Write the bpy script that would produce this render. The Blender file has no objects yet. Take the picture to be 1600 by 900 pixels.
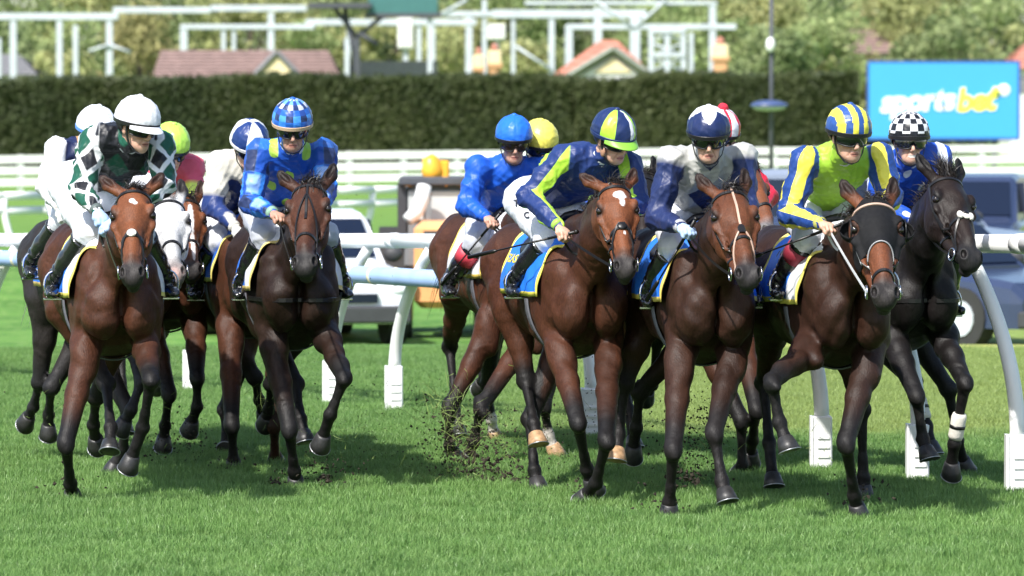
import bpy, math, random
import numpy as np
from math import radians, sin, cos, pi, atan2, sqrt
random.seed(7); RNG = np.random.default_rng(7)
S = bpy.context.scene

# ------------------------------------------------------------------ camera
CAMH, FPX = 2.0, 7500.0
PITCH = math.atan(250 / FPX)
cam = bpy.data.cameras.new('camera'); camo = bpy.data.objects.new('camera', cam)
S.collection.objects.link(camo); S.camera = camo
cam.sensor_width = 36; cam.lens = 36 * FPX / 1600
cam.clip_start = 0.5; cam.clip_end = 3000
camo.location = (0, 0, CAMH); camo.rotation_euler = (pi / 2 - PITCH, 0, 0)
cam.dof.use_dof = True; cam.dof.focus_distance = 25.6; cam.dof.aperture_fstop = 4.7

# ------------------------------------------------------------------ sky, sun, exposure
SUN_EL, SUN_AZ = radians(49), radians(-31)      # azimuth: from behind the camera towards its left
w = bpy.data.worlds.new('World'); S.world = w; w.use_nodes = True
nt = w.node_tree; bg = nt.nodes['Background']
sky = nt.nodes.new('ShaderNodeTexSky'); sky.sky_type = 'NISHITA'; sky.sun_disc = False
sky.sun_elevation = SUN_EL
sdir = np.array([sin(SUN_AZ) * cos(SUN_EL), -cos(SUN_AZ) * cos(SUN_EL), sin(SUN_EL)])   # towards the sun
sky.sun_rotation = atan2(sdir[0], sdir[1])
sky.air_density = 1.0; sky.dust_density = 1.5; sky.ozone_density = 1.0
nt.links.new(sky.outputs[0], bg.inputs[0]); bg.inputs[1].default_value = 0.145
sun = bpy.data.lights.new('sun', 'SUN'); suno = bpy.data.objects.new('sun', sun); S.collection.objects.link(suno)
sun.energy = 4.6; sun.angle = radians(1.0); sun.color = (1, .965, .91)
from mathutils import Vector, Matrix
suno.rotation_euler = Vector(sdir).to_track_quat('Z', 'Y').to_euler(); suno.location = (-10, -10, 30)
S.view_settings.view_transform = 'Standard'; S.view_settings.look = 'None'
S.view_settings.exposure = 0.54; S.view_settings.gamma = 1
S.cycles.max_bounces = 6; S.cycles.use_denoising = True

# ------------------------------------------------------------------ helpers
V = lambda *a: np.array(a, dtype=np.float64)
def nrm(v): return v / (np.linalg.norm(v) + 1e-12)
def ray(px, py):
    F = V(0, cos(PITCH), -sin(PITCH)); U = V(0, sin(PITCH), cos(PITCH))
    return F + V(1, 0, 0) * (px - 800) / FPX + U * (450 - py) / FPX
CAM = V(0, 0, CAMH)
def P(px, py, D):
    d = ray(px, py); return CAM + d * (D / d[1])
def ground(px, py, z=0):
    d = ray(px, py); return CAM + d * ((z - CAMH) / d[2])
def X(px, D): return (px - 800) / FPX * D
def Zp(py, D): return P(800, py, D)[2]

def link(o): S.collection.objects.link(o); return o
def tag(o, label=None, cat=None, group=None, kind=None):
    if label: o['label'] = label
    if cat: o['category'] = cat
    if group: o['group'] = group
    if kind: o['kind'] = kind
    return o
def empty(name, loc, label=None, cat=None, group=None):
    o = bpy.data.objects.new(name, None); link(o); o.location = tuple(float(x) for x in loc)
    o.empty_display_size = .2
    return tag(o, label, cat, group)
def worldloc(o):
    L = V(*o.location)
    while o.parent: o = o.parent; L = L + V(*o.location)
    return L
def mk(name, verts, faces, mat, parent=None, smooth=True, cols=None, vcols=None, attrs=None, origin=None):
    """verts in world coordinates"""
    verts = np.asarray(verts, dtype=np.float64)
    if origin is None: origin = V(0, 0, 0) if parent is None else None
    off = worldloc(parent) if parent is not None else origin
    me = bpy.data.meshes.new(name)
    vv = verts - off
    if isinstance(faces, np.ndarray):
        n = faces.shape[1]
        me.vertices.add(len(vv)); me.vertices.foreach_set('co', vv.astype(np.float32).ravel())
        me.loops.add(faces.size); me.loops.foreach_set('vertex_index', faces.ravel().astype(np.int32))
        me.polygons.add(len(faces)); me.polygons.foreach_set('loop_start', np.arange(0, faces.size, n, dtype=np.int32))
        me.polygons.foreach_set('loop_total', np.full(len(faces), n, dtype=np.int32))
        me.update(calc_edges=True)
    else:
        me.from_pydata([tuple(v) for v in vv], [], [tuple(f) for f in faces]); me.update()
        if cols is None and len(faces) < 6000:
            import bmesh
            bm_ = bmesh.new(); bm_.from_mesh(me); bmesh.ops.recalc_face_normals(bm_, faces=bm_.faces); bm_.to_mesh(me); bm_.free()
    if smooth: me.polygons.foreach_set('use_smooth', np.ones(len(me.polygons), dtype=bool))
    if cols is not None:      # one colour per face
        a = me.color_attributes.new('Col', 'FLOAT_COLOR', 'CORNER')
        cc = np.asarray(cols, dtype=np.float32)
        lt = np.zeros(len(me.polygons), dtype=np.int32); me.polygons.foreach_get('loop_total', lt)
        c4 = np.ones((len(me.loops), 4), dtype=np.float32); c4[:, :3] = np.repeat(cc, lt, axis=0)
        a.data.foreach_set('color', c4.ravel())
    if vcols is not None:
        a = me.color_attributes.new('Col', 'FLOAT_COLOR', 'POINT')
        c4 = np.ones((len(vv), 4), dtype=np.float32); c4[:, :3] = vcols
        a.data.foreach_set('color', c4.ravel())
    if attrs:
        for k, arr in attrs.items():
            a = me.attributes.new(k, 'FLOAT', 'POINT'); a.data.foreach_set('value', np.asarray(arr, dtype=np.float32))
    o = bpy.data.objects.new(name, me); link(o)
    for m in (mat if isinstance(mat, (list, tuple)) else [mat]): me.materials.append(m)
    if parent is not None: o.parent = parent
    else: o.location = tuple(origin)
    return o

class MB:
    """collects simple solids, in world coordinates"""
    def __init__(s): s.v = []; s.f = []
    def add(s, v, f):
        b = len(s.v); s.v += [tuple(x) for x in v]; s.f += [tuple(i + b for i in q) for q in f]; return s
    def box(s, c, h, ax=None, bev=0.0):
        ax = np.eye(3) if ax is None else np.asarray(ax)
        c = np.asarray(c, float)
        if bev <= 0:
            v = [c + ax[0] * h[0] * i + ax[1] * h[1] * j + ax[2] * h[2] * k for i in (-1, 1) for j in (-1, 1) for k in (-1, 1)]
            return s.add(v, [(0, 1, 3, 2), (4, 6, 7, 5), (0, 4, 5, 1), (2, 3, 7, 6), (0, 2, 6, 4), (1, 5, 7, 3)])
        prof = []
        x, y = h[0], h[1]
        for (a, b) in ((x - bev, y), (x, y - bev), (x, -y + bev), (x - bev, -y), (-x + bev, -y), (-x, -y + bev), (-x, y - bev), (-x + bev, y)):
            prof.append((a, b))
        v = []; f = []
        for (zz, sc) in ((-h[2], bev), (-h[2] + bev, 0), (h[2] - bev, 0), (h[2], bev)):
            for a, b in prof:
                a2 = a - np.sign(a) * sc; b2 = b - np.sign(b) * sc
                v.append(c + ax[0] * a2 + ax[1] * b2 + ax[2] * zz)
        for r in range(3):
            for i in range(8):
                j = (i + 1) % 8; f.append((r * 8 + i, r * 8 + j, r * 8 + 8 + j, r * 8 + 8 + i)[::-1])
        f.append(tuple(range(8))); f.append(tuple(range(24, 32))[::-1])
        return s.add(v, f)
    def tube(s, pts, rad, n=10, caps=True, flat=None):
        pts = [np.asarray(p, float) for p in pts]; m = len(pts)
        rad = [rad] * m if np.isscalar(rad) else list(rad)
        v = []; f = []; up = None
        for i, p in enumerate(pts):
            t = nrm(pts[min(i + 1, m - 1)] - pts[max(i - 1, 0)])
            if up is None: up = V(0, 0, 1) if abs(t[2]) < .9 else V(1, 0, 0)
            u = nrm(up - t * np.dot(up, t)); w_ = np.cross(t, u); up = u
            for k in range(n):
                a = 2 * pi * k / n; q = u * cos(a) + w_ * sin(a)
                v.append(p + q * rad[i])
        for i in range(m - 1):
            for k in range(n):
                j = (k + 1) % n; f.append((i * n + k, i * n + j, (i + 1) * n + j, (i + 1) * n + k))
        if caps: f.append(tuple(range(n))[::-1]); f.append(tuple((m - 1) * n + k for k in range(n)))
        return s.add(v, f)
    def ell(s, c, r, ax=None, nu=16, nv=10, v0=-90, v1=90):
        ax = np.eye(3) if ax is None else np.asarray(ax); c = np.asarray(c, float); v = []; f = []
        for j in range(nv + 1):
            th = radians(v0 + (v1 - v0) * j / nv)
            for i in range(nu):
                ph = 2 * pi * i / nu
                v.append(c + ax[0] * r[0] * cos(th) * cos(ph) + ax[1] * r[1] * cos(th) * sin(ph) + ax[2] * r[2] * sin(th))
        for j in range(nv):
            for i in range(nu):
                k = (i + 1) % nu; f.append((j * nu + i, j * nu + k, (j + 1) * nu + k, (j + 1) * nu + i))
        if v0 > -90: f.append(tuple(range(nu))[::-1])
        if v1 < 90: f.append(tuple(nv * nu + i for i in range(nu)))
        return s.add(v, f)
    def build(s, name, mat, parent=None, smooth=False, origin=None):
        return mk(name, np.array(s.v), s.f, mat, parent, smooth=smooth, origin=origin)

# ------------------------------------------------------------------ materials
MATS = {}
def node(nt, t, **kw):
    n = nt.nodes.new(t)
    for k, v in kw.items(): setattr(n, k, v)
    return n
def mat(name, col=(.5, .5, .5), rough=.6, metal=0, spec=.5, var=.12, vscale=6, bump=0, bscale=40, sheen=0, coat=0, attr=False,
        col2=None, tscale=3, emis=None, alpha=None, fibre=None, aniso=0):
    if name in MATS: return MATS[name]
    m = bpy.data.materials.new(name); m.use_nodes = True; nt = m.node_tree
    b = nt.nodes['Principled BSDF']; L = nt.links.new
    b.inputs['Roughness'].default_value = rough; b.inputs['Metallic'].default_value = metal
    b.inputs['Specular IOR Level'].default_value = spec
    b.inputs['Sheen Weight'].default_value = sheen; b.inputs['Coat Weight'].default_value = coat
    b.inputs['Coat Roughness'].default_value = .25; b.inputs['Anisotropic'].default_value = aniso
    tc = node(nt, 'ShaderNodeTexCoord')
    if attr:
        src = node(nt, 'ShaderNodeAttribute', attribute_name='Col').outputs['Color']
    else:
        rgb = node(nt, 'ShaderNodeRGB'); rgb.outputs[0].default_value = (*col, 1); src = rgb.outputs[0]
    if col2:
        n2 = node(nt, 'ShaderNodeTexNoise'); n2.inputs['Scale'].default_value = tscale; n2.inputs['Detail'].default_value = 5
        L(tc.outputs['Object'], n2.inputs['Vector'])
        r = node(nt, 'ShaderNodeMapRange'); r.inputs[1].default_value = .42; r.inputs[2].default_value = .6; L(n2.outputs[0], r.inputs[0])
        mx = node(nt, 'ShaderNodeMix', data_type='RGBA'); L(r.outputs[0], mx.inputs[0]); L(src, mx.inputs[6]); mx.inputs[7].default_value = (*col2, 1)
        src = mx.outputs[2]
    if var > 0:
        n = node(nt, 'ShaderNodeTexNoise'); n.inputs['Scale'].default_value = vscale; n.inputs['Detail'].default_value = 6
        L(tc.outputs['Object'], n.inputs['Vector'])
        r = node(nt, 'ShaderNodeMapRange'); r.inputs[1].default_value = .3; r.inputs[2].default_value = .7
        r.inputs[3].default_value = 1 - var; r.inputs[4].default_value = 1 + var; L(n.outputs[0], r.inputs[0])
        mx = node(nt, 'ShaderNodeVectorMath', operation='SCALE'); L(src, mx.inputs[0]); L(r.outputs[0], mx.inputs['Scale']); src = mx.outputs[0]
    L(src, b.inputs['Base Color'])
    if bump > 0:
        n = node(nt, 'ShaderNodeTexNoise'); n.inputs['Scale'].default_value = bscale; n.inputs['Detail'].default_value = 5
        L(tc.outputs['Object'], n.inputs['Vector'])
        bp = node(nt, 'ShaderNodeBump'); bp.inputs['Strength'].default_value = 1; bp.inputs['Distance'].default_value = bump
        L(n.outputs[0], bp.inputs['Height']); L(bp.outputs[0], b.inputs['Normal'])
    if emis: b.inputs['Emission Color'].default_value = (*emis, 1); b.inputs['Emission Strength'].default_value = 1
    if alpha is not None: b.inputs['Alpha'].default_value = alpha
    MATS[name] = m; return m

def coat_mat():
    """horse coat: per-vertex coat colour, fine hair, veins, soft gloss"""
    if 'horse_coat' in MATS: return MATS['horse_coat']
    m = bpy.data.materials.new('horse_coat'); m.use_nodes = True; nt = m.node_tree; L = nt.links.new
    b = nt.nodes['Principled BSDF']; tc = node(nt, 'ShaderNodeTexCoord')
    at = node(nt, 'ShaderNodeAttribute', attribute_name='Col')
    n1 = node(nt, 'ShaderNodeTexNoise'); n1.inputs['Scale'].default_value = 7; n1.inputs['Detail'].default_value = 6; n1.inputs['Distortion'].default_value = .6
    n2 = node(nt, 'ShaderNodeTexNoise'); n2.inputs['Scale'].default_value = 180; n2.inputs['Detail'].default_value = 3
    mp = node(nt, 'ShaderNodeMapping'); mp.inputs['Scale'].default_value = (1, 1, .25)
    L(tc.outputs['Object'], mp.inputs[0]); L(mp.outputs[0], n2.inputs['Vector']); L(tc.outputs['Object'], n1.inputs['Vector'])
    r = node(nt, 'ShaderNodeMapRange'); r.inputs[1].default_value = .3; r.inputs[2].default_value = .7; r.inputs[3].default_value = .76; r.inputs[4].default_value = 1.24
    L(n1.outputs[0], r.inputs[0])
    r2 = node(nt, 'ShaderNodeMapRange'); r2.inputs[1].default_value = .3; r2.inputs[2].default_value = .7; r2.inputs[3].default_value = .70; r2.inputs[4].default_value = 1.32
    L(n2.outputs[0], r2.inputs[0])
    mu = node(nt, 'ShaderNodeMath', operation='MULTIPLY'); L(r.outputs[0], mu.inputs[0]); L(r2.outputs[0], mu.inputs[1])
    sc = node(nt, 'ShaderNodeVectorMath', operation='SCALE'); L(at.outputs['Color'], sc.inputs[0]); L(mu.outputs[0], sc.inputs['Scale'])
    L(sc.outputs[0], b.inputs['Base Color'])
    rr = node(nt, 'ShaderNodeMapRange'); rr.inputs[3].default_value = .42; rr.inputs[4].default_value = .66; L(n1.outputs[0], rr.inputs[0]); L(rr.outputs[0], b.inputs['Roughness'])
    # veins: a ridged warped noise
    n3 = node(nt, 'ShaderNodeTexNoise', noise_type='RIDGED_MULTIFRACTAL') if 'RIDGED_MULTIFRACTAL' in [i.identifier for i in bpy.types.ShaderNodeTexNoise.bl_rna.properties['noise_type'].enum_items] else node(nt, 'ShaderNodeTexNoise')
    n3.inputs['Scale'].default_value = 7; n3.inputs['Detail'].default_value = 2; n3.inputs['Distortion'].default_value = .8
    L(tc.outputs['Object'], n3.inputs['Vector'])
    b1 = node(nt, 'ShaderNodeBump'); b1.inputs['Distance'].default_value = .010; L(n3.outputs[0], b1.inputs['Height'])
    b3 = node(nt, 'ShaderNodeBump'); b3.inputs['Distance'].default_value = .012; L(n1.outputs[0], b3.inputs['Height']); L(b1.outputs[0], b3.inputs['Normal'])
    b2 = node(nt, 'ShaderNodeBump'); b2.inputs['Distance'].default_value = .002; L(n2.outputs[0], b2.inputs['Height']); L(b3.outputs[0], b2.inputs['Normal'])
    L(b2.outputs[0], b.inputs['Normal'])
    b.inputs['Specular IOR Level'].default_value = .26
    MATS['horse_coat'] = m; return m

def silk_mat(name, base, layers=(), rough=.47, fold=.011, fscale=7, spec=.38, sheen=.04):
    """satin cloth; layers: ((attribute, colour), ...) each shown where its field is positive"""
    if name in MATS: return MATS[name]
    m = bpy.data.materials.new(name); m.use_nodes = True; nt = m.node_tree; L = nt.links.new
    b = nt.nodes['Principled BSDF']; tc = node(nt, 'ShaderNodeTexCoord')
    rgb = node(nt, 'ShaderNodeRGB'); rgb.outputs[0].default_value = (*base, 1); src = rgb.outputs[0]
    for an, c in layers:
        at = node(nt, 'ShaderNodeAttribute', attribute_name=an)
        r = node(nt, 'ShaderNodeMapRange'); r.inputs[1].default_value = -.03; r.inputs[2].default_value = .03; L(at.outputs['Fac'], r.inputs[0])
        mx = node(nt, 'ShaderNodeMix', data_type='RGBA'); L(r.outputs[0], mx.inputs[0]); L(src, mx.inputs[6]); mx.inputs[7].default_value = (*c, 1); src = mx.outputs[2]
    L(src, b.inputs['Base Color'])
    n0 = node(nt, 'ShaderNodeTexNoise'); n0.inputs['Scale'].default_value = 3.2; n0.inputs['Detail'].default_value = 2; L(tc.outputs['Object'], n0.inputs['Vector'])
    mixv = node(nt, 'ShaderNodeMix', data_type='VECTOR'); mixv.inputs[0].default_value = .16
    L(tc.outputs['Object'], mixv.inputs[4]); L(n0.outputs['Color'], mixv.inputs[5])
    mp = node(nt, 'ShaderNodeMapping'); mp.inputs['Rotation'].default_value = (.4, .5, .6); mp.inputs['Scale'].default_value = (1, 1, .42); L(mixv.outputs[1], mp.inputs[0])
    n1 = node(nt, 'ShaderNodeTexNoise'); n1.inputs['Scale'].default_value = fscale; n1.inputs['Detail'].default_value = 3; n1.inputs['Distortion'].default_value = 1.2
    L(mp.outputs[0], n1.inputs['Vector'])
    n2 = node(nt, 'ShaderNodeTexNoise'); n2.inputs['Scale'].default_value = fscale * 3; n2.inputs['Detail'].default_value = 2; n2.inputs['Distortion'].default_value = 1.5
    L(mp.outputs[0], n2.inputs['Vector'])
    b1 = node(nt, 'ShaderNodeBump'); b1.inputs['Distance'].default_value = fold; L(n1.outputs[0], b1.inputs['Height'])
    b2 = node(nt, 'ShaderNodeBump'); b2.inputs['Distance'].default_value = fold * .12; L(n2.outputs[0], b2.inputs['Height']); L(b1.outputs[0], b2.inputs['Normal'])
    L(b2.outputs[0], b.inputs['Normal'])
    b.inputs['Roughness'].default_value = rough; b.inputs['Specular IOR Level'].default_value = spec
    b.inputs['Sheen Weight'].default_value = sheen
    MATS[name] = m; return m

# ------------------------------------------------------------------ signed-field modelling: smooth unions, polygonised with surface nets
class Field:
    def __init__(s): s.pr = []
    def cone(s, a, b, ra, rb, k=.02, flat=None, sub=False):
        """tapered capsule; flat = (direction, factor): squeezed along the direction"""
        a = np.asarray(a, float); b = np.asarray(b, float); R = max(ra, rb)
        s.pr.append(('c', a, b, ra, rb, k, flat, sub, np.minimum(a, b) - R, np.maximum(a, b) + R)); return s
    def chain(s, pts, rr, k=.02, flat=None):
        for i in range(len(pts) - 1): s.cone(pts[i], pts[i + 1], rr[i], rr[i + 1], k, flat)
        return s
    def ell(s, c, r, ax=None, k=.02, sub=False):
        c = np.asarray(c, float); ax = np.eye(3) if ax is None else np.asarray(ax, float); r = np.asarray(r, float)
        e = np.sqrt(((ax * r[:, None]) ** 2).sum(0)); s.pr.append(('e', c, ax, r, None, k, None, sub, c - e, c + e)); return s
    def _d(s, p, X_):
        if p[0] == 'c':
            a, b, ra, rb, flat = p[1], p[2], p[3], p[4], p[6]
            ab = b - a; L2 = float(ab @ ab) + 1e-9
            q = X_ - a.astype(np.float32); h = np.clip((q @ ab.astype(np.float32)) / L2, 0, 1)
            q = q - h[..., None] * ab.astype(np.float32)
            if flat is not None:
                d = np.asarray(flat[0], np.float32); c = q @ d; q = q + (c * (1 / flat[1] - 1))[..., None] * d
                dist = np.sqrt((q * q).sum(-1)) - (ra + (rb - ra) * h)
                return dist * (1 + flat[1]) / 2
            return np.sqrt((q * q).sum(-1)) - (ra + (rb - ra) * h)
        c, ax, r = p[1], p[2], p[3]
        q = (X_ - c.astype(np.float32)) @ ax.T.astype(np.float32)
        k0 = np.sqrt(((q / r.astype(np.float32)) ** 2).sum(-1)); k1 = np.sqrt(((q / (r * r).astype(np.float32)) ** 2).sum(-1)) + 1e-6
        return k0 * (k0 - 1) / k1
    @staticmethod
    def _mix(phi, d, k, sub):
        if sub:
            d = -d; h = np.clip(.5 - .5 * (phi - d) / k, 0, 1)      # smooth max
            return phi * (1 - h) + d * h + k * h * (1 - h)
        h = np.clip(.5 + .5 * (phi - d) / k, 0, 1)
        return phi * (1 - h) + d * h - k * h * (1 - h)
    def at(s, X_):
        X_ = np.asarray(X_, np.float32); phi = np.full(X_.shape[:-1], 1.0, np.float32)
        for p in s.pr: phi = s._mix(phi, s._d(p, X_), p[5], p[7])
        return phi
    def grid(s, lo, hi, h):
        lo = np.asarray(lo, float); n = np.maximum(np.ceil((np.asarray(hi) - lo) / h).astype(int) + 1, 3)
        ax = [(lo[i] + h * np.arange(n[i])).astype(np.float32) for i in range(3)]
        phi = np.full(n, .2, np.float32)
        for p in s.pr:
            m = max(p[5], .012) + 2 * h
            i0 = np.clip(np.floor((p[8] - m - lo) / h).astype(int), 0, n); i1 = np.clip(np.ceil((p[9] + m - lo) / h).astype(int) + 1, 0, n)
            if (i1 <= i0).any(): continue
            sl = tuple(slice(a, b) for a, b in zip(i0, i1))
            G = np.empty(tuple(i1 - i0) + (3,), np.float32)
            G[..., 0] = ax[0][sl[0]][:, None, None]; G[..., 1] = ax[1][sl[1]][None, :, None]; G[..., 2] = ax[2][sl[2]][None, None, :]
            phi[sl] = s._mix(phi[sl], s._d(p, G), p[5], p[7])
        return phi, ax
    def bounds(s, pad=.03):
        pr = [p for p in s.pr if not p[7]]
        return np.min([p[8] for p in pr], 0) - pad, np.max([p[9] for p in pr], 0) + pad

def surfnet(phi, ax, h):
    ins = phi < 0; c = np.zeros(tuple(np.array(phi.shape) - 1), np.int8)
    for dx in (0, 1):
        for dy in (0, 1):
            for dz in (0, 1): c += ins[dx:dx + c.shape[0], dy:dy + c.shape[1], dz:dz + c.shape[2]]
    mix = (c > 0) & (c < 8); I = np.argwhere(mix); idx = np.full(c.shape, -1, np.int32); idx[mix] = np.arange(len(I))
    cor = [(a, b, d) for a in (0, 1) for b in (0, 1) for d in (0, 1)]
    vals = np.stack([phi[I[:, 0] + a, I[:, 1] + b, I[:, 2] + d] for a, b, d in cor], 1)
    acc = np.zeros((len(I), 3)); cnt = np.zeros(len(I))
    for i in range(8):
        for j in range(i + 1, 8):
            if sum(abs(cor[i][q] - cor[j][q]) for q in range(3)) != 1: continue
            a, b = vals[:, i], vals[:, j]; m = (a < 0) != (b < 0); t = np.where(m, a / np.where(m, a - b, 1), 0)
            pt = np.array(cor[i])[None] + t[:, None] * (np.array(cor[j]) - np.array(cor[i]))[None]
            acc += pt * m[:, None]; cnt += m
    v = (I + acc / cnt[:, None]) * h + np.array([a[0] for a in ax])
    F = []
    nx, ny, nz = phi.shape
    for d in range(3):
        e, f = [(1, 2), (2, 0), (0, 1)][d]
        sl0 = [slice(None)] * 3; sl1 = [slice(None)] * 3
        sl0[d] = slice(0, -1); sl1[d] = slice(1, None)
        for q in (e, f): sl0[q] = slice(1, -1); sl1[q] = slice(1, -1)
        A = ins[tuple(sl0)]; B = ins[tuple(sl1)]; E = np.argwhere(A != B)
        if not len(E): continue
        flip = B[E[:, 0], E[:, 1], E[:, 2]]
        base = E.copy(); base[:, e] += 1; base[:, f] += 1
        def g(oe, of):
            c_ = base.copy(); c_[:, e] += oe; c_[:, f] += of; return idx[c_[:, 0], c_[:, 1], c_[:, 2]]
        q4 = np.stack([g(-1, -1), g(0, -1), g(0, 0), g(-1, 0)], 1)
        q4[flip] = q4[flip][:, ::-1]; F.append(q4)
    return v, np.concatenate(F)

def polygonise(fld, h, lo=None, hi=None, mask=None, offset=0.0, keep=None, post=None):
    if lo is None: lo, hi = fld.bounds(.03 + max(offset, 0))
    phi, ax = fld.grid(lo, hi, h)
    if offset: phi = phi - offset
    if mask is not None:
        G = np.stack(np.meshgrid(*ax, indexing='ij'), -1); phi = np.maximum(phi, mask(G).astype(np.float32))
    v, f = surfnet(phi, ax, h)
    if keep is not None:
        cen = v[f].mean(1); f = f[keep(cen)]
        used = np.unique(f); mp = np.full(len(v), -1, np.int64); mp[used] = np.arange(len(used)); v = v[used]; f = mp[f]
    return v, f
def join(parts):
    vs = []; fs = []; n = 0
    for v, f in parts: vs.append(v); fs.append(f + n); n += len(v)
    return np.concatenate(vs), np.concatenate(fs)
def segdist(Pn, a, b):
    ab = b - a; q = Pn - a; t = np.clip(q @ ab / (ab @ ab + 1e-9), 0, 1); return np.linalg.norm(q - t[:, None] * ab, axis=1), t
def smst(x, a, b): t = np.clip((x - a) / (b - a), 0, 1); return t * t * (3 - 2 * t)
# ================================================================== THE SETTING
def ground_z(y):
    y = np.asarray(y, float)
    return -.4 * smst(y, 44, 50) + .4 * smst(y, 61, 67)
RAIL = [(-9, 42.5), (-5.2, 39.3), (-2.5, 36.4), (-1.67, 35.3), (-.83, 33.9), (.515, 31.0), (1.81, 28.0), (2.311, 27.25), (2.777, 26.3), (3.25, 25.2), (3.9, 23.6), (4.6, 21.7)]
def rail_y(x): return np.interp(x, [p[0] for p in RAIL], [p[1] for p in RAIL])

def grass_material(name, blades):
    m = bpy.data.materials.new(name); m.use_nodes = True; nt = m.node_tree; L = nt.links.new
    b = nt.nodes['Principled BSDF']; geo = node(nt, 'ShaderNodeNewGeometry')
    sep = node(nt, 'ShaderNodeSeparateXYZ'); L(geo.outputs['Position'], sep.inputs[0])
    def noise(sc, det=4, dis=0):
        n = node(nt, 'ShaderNodeTexNoise'); n.inputs['Scale'].default_value = sc; n.inputs['Detail'].default_value = det; n.inputs['Distortion'].default_value = dis
        L(geo.outputs['Position'], n.inputs['Vector']); return n.outputs[0]
    def rng(src, a, c, d=0, e=1):
        r = node(nt, 'ShaderNodeMapRange'); r.inputs[1].default_value = a; r.inputs[2].default_value = c; r.inputs[3].default_value = d; r.inputs[4].default_value = e; L(src, r.inputs[0]); return r.outputs[0]
    def mix(f, a, c):
        x = node(nt, 'ShaderNodeMix', data_type='RGBA'); L(f, x.inputs[0])
        for s_, k in ((a, 6), (c, 7)):
            if isinstance(s_, tuple): x.inputs[k].default_value = (*s_, 1)
            else: L(s_, x.inputs[k])
        return x.outputs[2]
    c = mix(rng(noise(1.1, 5, .6), .38, .62), (.065, .185, .032), (.135, .295, .058))
    c = mix(rng(noise(9, 5), .45, .7), c, (.22, .35, .10))
    # the drier, longer grass beyond the running rail on the right
    k = node(nt, 'ShaderNodeMath', operation='MULTIPLY_ADD'); L(noise(.8, 3), k.inputs[0]); k.inputs[1].default_value = 3; L(sep.outputs['Y'], k.inputs[2])
    dx = rng(sep.outputs['X'], -.6, 1.2); dy = rng(k.outputs[0], 31.6, 33.2); dd = rng(sep.outputs['Y'], 50, 44, 0.35, .85)
    mu = node(nt, 'ShaderNodeMath', operation='MULTIPLY'); L(dx, mu.inputs[0]); L(dy, mu.inputs[1])
    mu2 = node(nt, 'ShaderNodeMath', operation='MULTIPLY'); L(mu.outputs[0], mu2.inputs[0]); L(dd, mu2.inputs[1])
    c = mix(mu2.outputs[0], c, (.46, .47, .14))
    c = mix(rng(sep.outputs['Y'], 60, 120), c, (.17, .30, .06))
    if blades:
        at = node(nt, 'ShaderNodeAttribute', attribute_name='tint')
        hi = node(nt, 'ShaderNodeAttribute', attribute_name='tip')
        c2 = mix(at.outputs['Fac'], (.015, .08, .01), (.38, .55, .20)); x = node(nt, 'ShaderNodeMix', data_type='RGBA'); x.inputs[0].default_value = .52
        L(c, x.inputs[6]); L(c2, x.inputs[7]); c = x.outputs[2]
        c = mix(rng(hi.outputs['Fac'], .0, 1, 0, .35), c, (.22, .38, .11))
        L(c, b.inputs['Base Color']); b.inputs['Roughness'].default_value = .42; b.inputs['Specular IOR Level'].default_value = .35
        tr = node(nt, 'ShaderNodeBsdfTranslucent'); L(c, tr.inputs[0]); ms = node(nt, 'ShaderNodeMixShader'); ms.inputs[0].default_value = .22
        L(b.outputs[0], ms.inputs[1]); L(tr.outputs[0], ms.inputs[2]); L(ms.outputs[0], nt.nodes['Material Output'].inputs[0])
    else:
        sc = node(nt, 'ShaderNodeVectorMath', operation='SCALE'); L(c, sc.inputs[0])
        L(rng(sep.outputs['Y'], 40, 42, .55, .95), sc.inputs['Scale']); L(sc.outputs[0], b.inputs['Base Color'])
        b.inputs['Roughness'].default_value = .85; b.inputs['Specular IOR Level'].default_value = .15
        bp = node(nt, 'ShaderNodeBump'); bp.inputs['Distance'].default_value = .04; L(noise(25, 6), bp.inputs['Height']); L(bp.outputs[0], b.inputs['Normal'])
    return m
def build_ground():
    ys = np.concatenate([[-80, -20, 0, 10], np.arange(18, 44, 2.0), np.arange(44, 68.5, 1.0), [75, 90, 100, 110, 120, 130, 140, 150, 180, 260, 400, 700, 1500]])
    xs = np.array([-700, -300, -120, -50, -20, -8, 0, 8, 20, 50, 120, 300, 700.])
    v = [(x, y, float(ground_z(y)) + float(smst(y, 95, 150)) * (.0097 * float(np.clip(x, -45, 45)) - .045)) for y in ys for x in xs]; n = len(xs)
    f = [(j * n + i, j * n + i + 1, (j + 1) * n + i + 1, (j + 1) * n + i) for j in range(len(ys) - 1) for i in range(n - 1)]
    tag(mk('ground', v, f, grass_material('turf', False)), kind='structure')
build_ground()

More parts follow.
